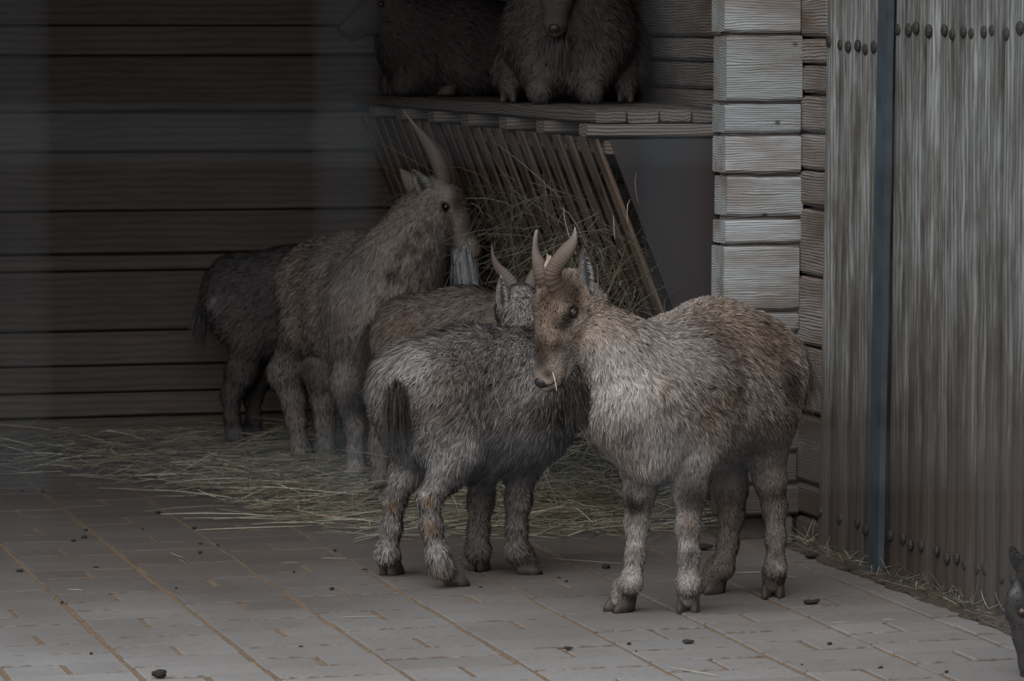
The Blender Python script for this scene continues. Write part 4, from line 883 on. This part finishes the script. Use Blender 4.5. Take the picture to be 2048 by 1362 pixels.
g.leg([(640, 745, 10.93, .055), (648, 800, 10.95, .037), (650, 850, 10.96, .029), (652, 895, 10.96, .025)], (656, 932), (.5, -.85), first=(g.Lc(-.17, .08, .38), .07), **la)
g.leg([(693, 765, 10.60, .046), (703, 808, 10.56, .036), (711, 850, 10.54, .029), (711, 900, 10.54, .023), (712, 940, 10.54, .027)], (713, 964), (.15, -1), first=(g.Lc(.16, -.085, .36), .058), **la)
g.leg([(800, 780, 10.66, .046), (812, 830, 10.65, .034), (815, 880, 10.65, .027), (815, 920, 10.65, .024)], (816, 955), (.3, -.95), first=(g.Lc(.16, .085, .36), .058), **la)
nf = unit(at(760, 600, 10.6)-at(865, 400, 10.66))
g.add(at(752, 625, 10.60), at(800, 530, 10.60), .135, .108, .06, nf, .02); g.add(at(800, 530, 10.60), at(840, 455, 10.63), .108, .083, .05, nf, .016); g.add(at(840, 455, 10.63), at(872, 400, 10.66), .083, .060, .04, nf, .012)
g.head(at(880, 395, 10.66), (.56, -.12, -.72), s=1.06)
g.horn([(893, 372, 10.64, 36), (884, 340, 10.65, 36), (869, 308, 10.66, 32), (848, 277, 10.68, 26), (828, 250, 10.70, 15), (806, 220, 10.72, 2)], 'horn', 22, 2.4)
g.horn([(903, 372, 10.71, 34), (895, 340, 10.72, 34), (881, 310, 10.74, 30), (859, 282, 10.77, 24), (835, 256, 10.79, 14), (812, 230, 10.81, 2)], 'horn', 22, -2.4)
g.ear(at(858, 398, 10.61), at(825, 338, 10.60), (.35, -.9, -.1), .026, (.10, .08, .066), inner_pale=(.42, .42, .42))
g.ear(at(838, 392, 10.72), at(800, 337, 10.74), (.2, .95, 0), .024, (.13, .105, .09))
bp_ = [at(916, 508, 10.62), at(936, 503, 10.62)]
tag(g.tuft('beard', bp_, 1100, .115, (.22, .235, .25), (.46, .48, .5), .085, .0018, (.13, 0, -1), .008, droop=.05), 'long pale beard')
g.tuft('mane', [at(770, 490, 10.60), at(838, 410, 10.66)], 700, .05, (.05, .04, .035), (.12, .1, .085), .3, .002, (-.5, .1, -.8), .012)
ST = ((.025, .02, .018), (.06, .05, .042))
for x, y in ((838, 455), (836, 490), (845, 520), (815, 480), (810, 500), (795, 520), (800, 545), (830, 545), (812, 565), (862, 500), (868, 450), (780, 540), (770, 590), (850, 560)): g.blob(x, y, 9, *ST, .75)
for x, y, r_, c, am in ((925, 405, 14, DARK, .8), (905, 470, 28, ((.12, .1, .088), (.3, .27, .25)), .6), (940, 500, 14, ((.22, .2, .19), (.45, .43, .41)), .8), (955, 450, 20, DARK, .8), (935, 385, 16, DARK, .6), (700, 560, 40, ((.09, .08, .075), (.27, .25, .24)), .6), (640, 620, 50, ((.11, .085, .065), (.27, .21, .17)), .5), (640, 480, 40, DARK, .5), (545, 620, 40, DARK, .6), (600, 740, 30, DARK, .6), (712, 790, 24, DARK, .9), (722, 815, 16, DARK, .9), (712, 860, 14, ((.12, .1, .09), (.3, .27, .24)), .6), (705, 940, 26, ((.22, .2, .185), (.45, .42, .4)), .7), (600, 900, 26, ((.2, .18, .165), (.42, .39, .37)), .6)): g.blob(x, y, r_, *c, am)
g.build(.0085, 80000, .0018, lift=.2)

# ---- dark goat by the back wall
g = Goat('dark goat half hidden by the bearded goat, standing at the back wall', (-.62, 11.46), hx=(.97, -.05), seed=25)
g.ca = (.045, .041, .039); g.cb = (.13, .12, .116)
g.torso([(-.16, 0, .455, .108), (0, 0, .465, .108), (.15, 0, .46, .105)]); g.torso([(-.13, 0, .39, .115), (0, 0, .38, .12), (.16, 0, .385, .12)])
g.torso([(-.16, .055, .43, .09), (-.12, .07, .33, .07)], mirror=True); g.torso([(.14, .06, .42, .08), (.15, .07, .31, .05)], mirror=True)
ld = dict(ca=(.035, .031, .03), cb=(.13, .118, .11), fl=.014)
g.leg([(482, 745, 11.40, .05), (462, 790, 11.40, .032), (464, 835, 11.40, .024), (470, 870, 11.40, .024)], (478, 899), (1, 0), first=(g.Lc(-.12, -.07, .32), .06), **ld)
g.leg([(520, 745, 11.53, .05), (505, 790, 11.53, .03), (507, 840, 11.53, .022)], (512, 890), (1, 0), first=(g.Lc(-.12, .07, .32), .06), **ld)
for sg in (-1, 1): hp_ = g.Lc(.17, .07*sg, 0); g.leg([], tuple(hp_), (1, 0), first=(g.Lc(.15, .07*sg, .31), .045), **ld)
g.add(g.Lc(.17, 0, .45), g.Lc(.30, 0, .52), .10, .07, .05, (-1, 0, -.4), .018); g.add(g.Lc(.30, 0, .52), g.Lc(.36, 0, .54), .07, .05, .03, (-1, 0, -.4), .014); g.head(g.Lc(.38, 0, .54), (.8, 0, -.6), s=.95)
g.ear(g.HP(-.03, .02, .05), g.HP(-.08, .04, .10), (.3, -.8, .2), .017, (.06, .05, .045)); g.ear(g.HP(-.03, .02, -.05), g.HP(-.08, .04, -.10), (.3, -.8, .2), .017, (.06, .05, .045))
g.tuft('tail', [g.Lc(-.265, 0, .43), g.Lc(-.27, 0, .40)], 500, .10, (.03, .026, .024), (.10, .092, .088), .15, .0018, (-.1, 0, -1), .01)
g.blob(416, 608, 16, (.18, .17, .165), (.32, .31, .30), .7); g.blob(470, 690, 40, (.07, .055, .05), (.16, .13, .12), .6)
g.build(.0095, 36000, .0020, lift=.22)

# ---- two goats lying on the platform
g = Goat('brown goat lying on the platform, facing the yard, its face cut by the picture edge', (.150, 10.42, ZP), hx=(-.06, -1), group='goats lying on the platform', seed=26)
g.ca = (.05, .041, .038); g.cb = (.145, .125, .118)
g.torso([(-.22, 0, .19, .14), (-.05, 0, .20, .155), (.10, 0, .195, .15), (.14, 0, .19, .13)]); g.torso([(-.2, 0, .13, .13), (.0, 0, .14, .14), (.12, 0, .135, .12)])
g.torso([(-.12, .10, .13, .11), (-.02, .125, .085, .075)], mirror=True); g.torso([(.12, .06, .16, .10), (.19, .055, .085, .05)], mirror=True)
for sg in (-1, 1):                                   # folded fore legs
    g.add(g.Lc(.15, .075*sg, .10), g.Lc(.255, .065*sg, .035), .05, .030, .03, (0, 0, -1), .011); g.add(g.Lc(.255, .065*sg, .032), g.Lc(.13, .04*sg, .026), .028, .020, .02, (0, 1, 0), .01)
    g.add(g.Lc(-.02, .14*sg, .07), g.Lc(.12, .15*sg, .030), .06, .026, .03, (0, -1, -.3), .012)
    g.hoof(g.Lc(.14, .15*sg, .004), g.h, .9)
g.add(g.Lc(.13, -.01, .25), g.Lc(.20, -.03, .36), .115, .075, .06, (0, .3, -1), .02)
g.head(at(1118, -62, 10.13), (-.08, -.62, -.78), s=1.05)
g.horn([(1100, -95, 10.14, 34), (1090, -125, 10.16, 32), (1070, -160, 10.2, 24), (1060, -200, 10.25, 3)], 'horn_grey'); g.horn([(1135, -95, 10.14, 34), (1150, -125, 10.16, 32), (1170, -160, 10.2, 24), (1180, -200, 10.25, 3)], 'horn_grey')
g.ear(g.HP(-.03, .02, .05), g.HP(-.05, .03, .13), (0, -1, 0), .02, (.1, .08, .07)); g.ear(g.HP(-.03, .02, -.05), g.HP(-.05, .03, -.13), (0, -1, 0), .02, (.1, .08, .07))
g.tuft('beard', [g.HP(.10, -.075, -.008), g.HP(.135, -.068, .008)], 500, .075, (.05, .045, .042), (.12, .11, .105), .12, .0018, (-.1, .05, -1), .008)
g.blob3(g.HP(.13, -.02, 0), .07, (.03, .026, .024), (.08, .07, .065), .9)
g.build(.0095, 50000, .0018, lift=.2)
g = Goat('dark goat lying at the far end of the platform, head turned left', (-.16, 11.42, ZP), hx=(-.93, -.36), group='goats lying on the platform', seed=27)
g.ca = (.032, .027, .025); g.cb = (.09, .078, .073)
g.torso([(-.16, 0, .15, .115), (0, 0, .16, .125), (.12, 0, .155, .115)]); g.torso([(-.14, 0, .11, .105), (.0, 0, .11, .11), (.1, 0, .11, .10)])
g.torso([(-.10, .08, .10, .09), (-.02, .10, .07, .06)], mirror=True)
for sg in (-1, 1):
    g.add(g.Lc(.11, .06*sg, .09), g.Lc(.18, .055*sg, .032), .05, .028, .03, (0, 0, -1), .011); g.add(g.Lc(.18, .055*sg, .03), g.Lc(.08, .04*sg, .026), .026, .02, .02, (0, 1, 0), .01); g.hoof(g.Lc(.06, .10*sg, .004), g.h, .8)
g.add(g.Lc(.11, 0, .18), g.Lc(.19, .01, .25), .09, .06, .05, (0.6, 0, -1), .018)
g.head(g.Lc(.215, .01, .27), (-.78, -.35, -.42), s=.9)
g.ear(g.HP(-.03, .02, .05), g.HP(-.06, .03, .11), (-.3, -1, 0), .018, (.07, .06, .05)); g.ear(g.HP(-.03, .02, -.05), g.HP(-.06, .03, -.11), (-.3, -1, 0), .018, (.07, .06, .05))
g.build(.0105, 26000, .0021, lift=.22)

# ---- goat grazing at the right picture edge
g = Goat('dark goat with lowered head at the right picture edge, nose to the bricks', (1.145, 6.83), hx=(-.26, .966), seed=28)
g.ca = (.028, .025, .024); g.cb = (.075, .068, .065)
g.torso([(-.15, 0, .47, .105), (0, 0, .48, .105), (.13, 0, .46, .10)]); g.torso([(-.12, 0, .40, .11), (0, 0, .39, .115), (.13, 0, .39, .11)])
g.torso([(-.14, .055, .44, .085), (-.11, .07, .33, .07)], mirror=True); g.torso([(.12, .06, .42, .08), (.12, .07, .31, .05)], mirror=True)
for sx in (-.14, .13):
    for sg in (-1, 1): g.leg([], tuple(g.Lc(sx, .07*sg, 0)), g.h[:2], first=(g.Lc(sx, .07*sg, .32), .05))
ch = at(2062, 1188, 7.36)
g.add(g.Lc(.14, 0, .43), g.Lc(.24, .01, .30), .095, .07, .05, (0, 0, 1), .016); g.add(g.Lc(.24, .01, .30), ch + np.array([.02, -.03, .04]), .07, .05, .03, (0, 0, 1), .012)
g.head(ch, (-.10, .10, -1), hint=(-.92, .35, 0), s=.88)
g.ear(at(2050, 1150, 7.33), at(2021, 1088, 7.32), (-.5, -.85, 0), .017, (.06, .05, .045), inner_pale=(.1, .095, .09)); g.ear(at(2064, 1150, 7.42), at(2072, 1090, 7.45), (-.5, .85, 0), .017, (.06, .05, .045), inner_pale=(.1, .095, .09))
g.blob(2022, 1175, 14, (.11, .105, .105), (.20, .195, .195), .8)
g.build(.0085, 24000, .0016, lift=.2)

# ------------------------------------------------------------------ wire mesh between the yard and the visitors
YW = 0.58; wp = 655*YW/F
wf_ = empty('wire_fence', (0, YW, 0)); tag(wf_, 'blurred welded wire mesh fence close to the viewer', 'fence')
def rod(nm, p, q, r_, n=6):
    p, q = np.array(p, float), np.array(q, float); d = unit(q-p); s = unit(np.cross(d, [0, 1, 0.01])); b = np.cross(d, s)
    v = [tuple(e + (s*math.cos(math.tau*j/n) + b*math.sin(math.tau*j/n))*r_) for e in (p, q) for j in range(n)]
    me = bpy.data.meshes.new(nm); me.from_pydata(v, [], [(j, (j+1) % n, n+(j+1) % n, n+j) for j in range(n)] + [tuple(range(n-1, -1, -1)), tuple(range(n, 2*n))]); me.update(); return me
X0 = at(690, 270, YW)[0]; Z0 = at(690, 270, YW)[2]
vm = rod('wire', (0, 0, 0.012), (0, 0, 1.9), .00017); hm = rod('wire', (-.62, 0, 0), (.62, 0, 0), .00017)
for k in range(-12, 14): link('wire', vm, M['wire'], parent=wf_, loc=(X0 + k*wp, 0, 0))
for k in range(-26, 16):
    if 0.012 < Z0 + k*wp < 1.9: link('wire', hm, M['wire'], parent=wf_, loc=(0, .0014, Z0 + k*wp))
for x in (-.62, .62): link('post', rod('post', (x, .012, -.02), (x, .012, 1.95), .02, 12), M['wire'], parent=wf_)
bm = bmesh.new()
for i in range(-12, 14):
    for k in range(-26, 16):
        if 0.012 < Z0 + k*wp < 1.9: bmesh.ops.create_icosphere(bm, subdivisions=1, radius=.0010, matrix=Matrix.Translation((X0 + i*wp, .0007, Z0 + k*wp)))
me = bpy.data.meshes.new('weld_points'); bm.to_mesh(me); bm.free(); tag(link('weld_points', me, M['wire'], parent=wf_), kind='stuff')
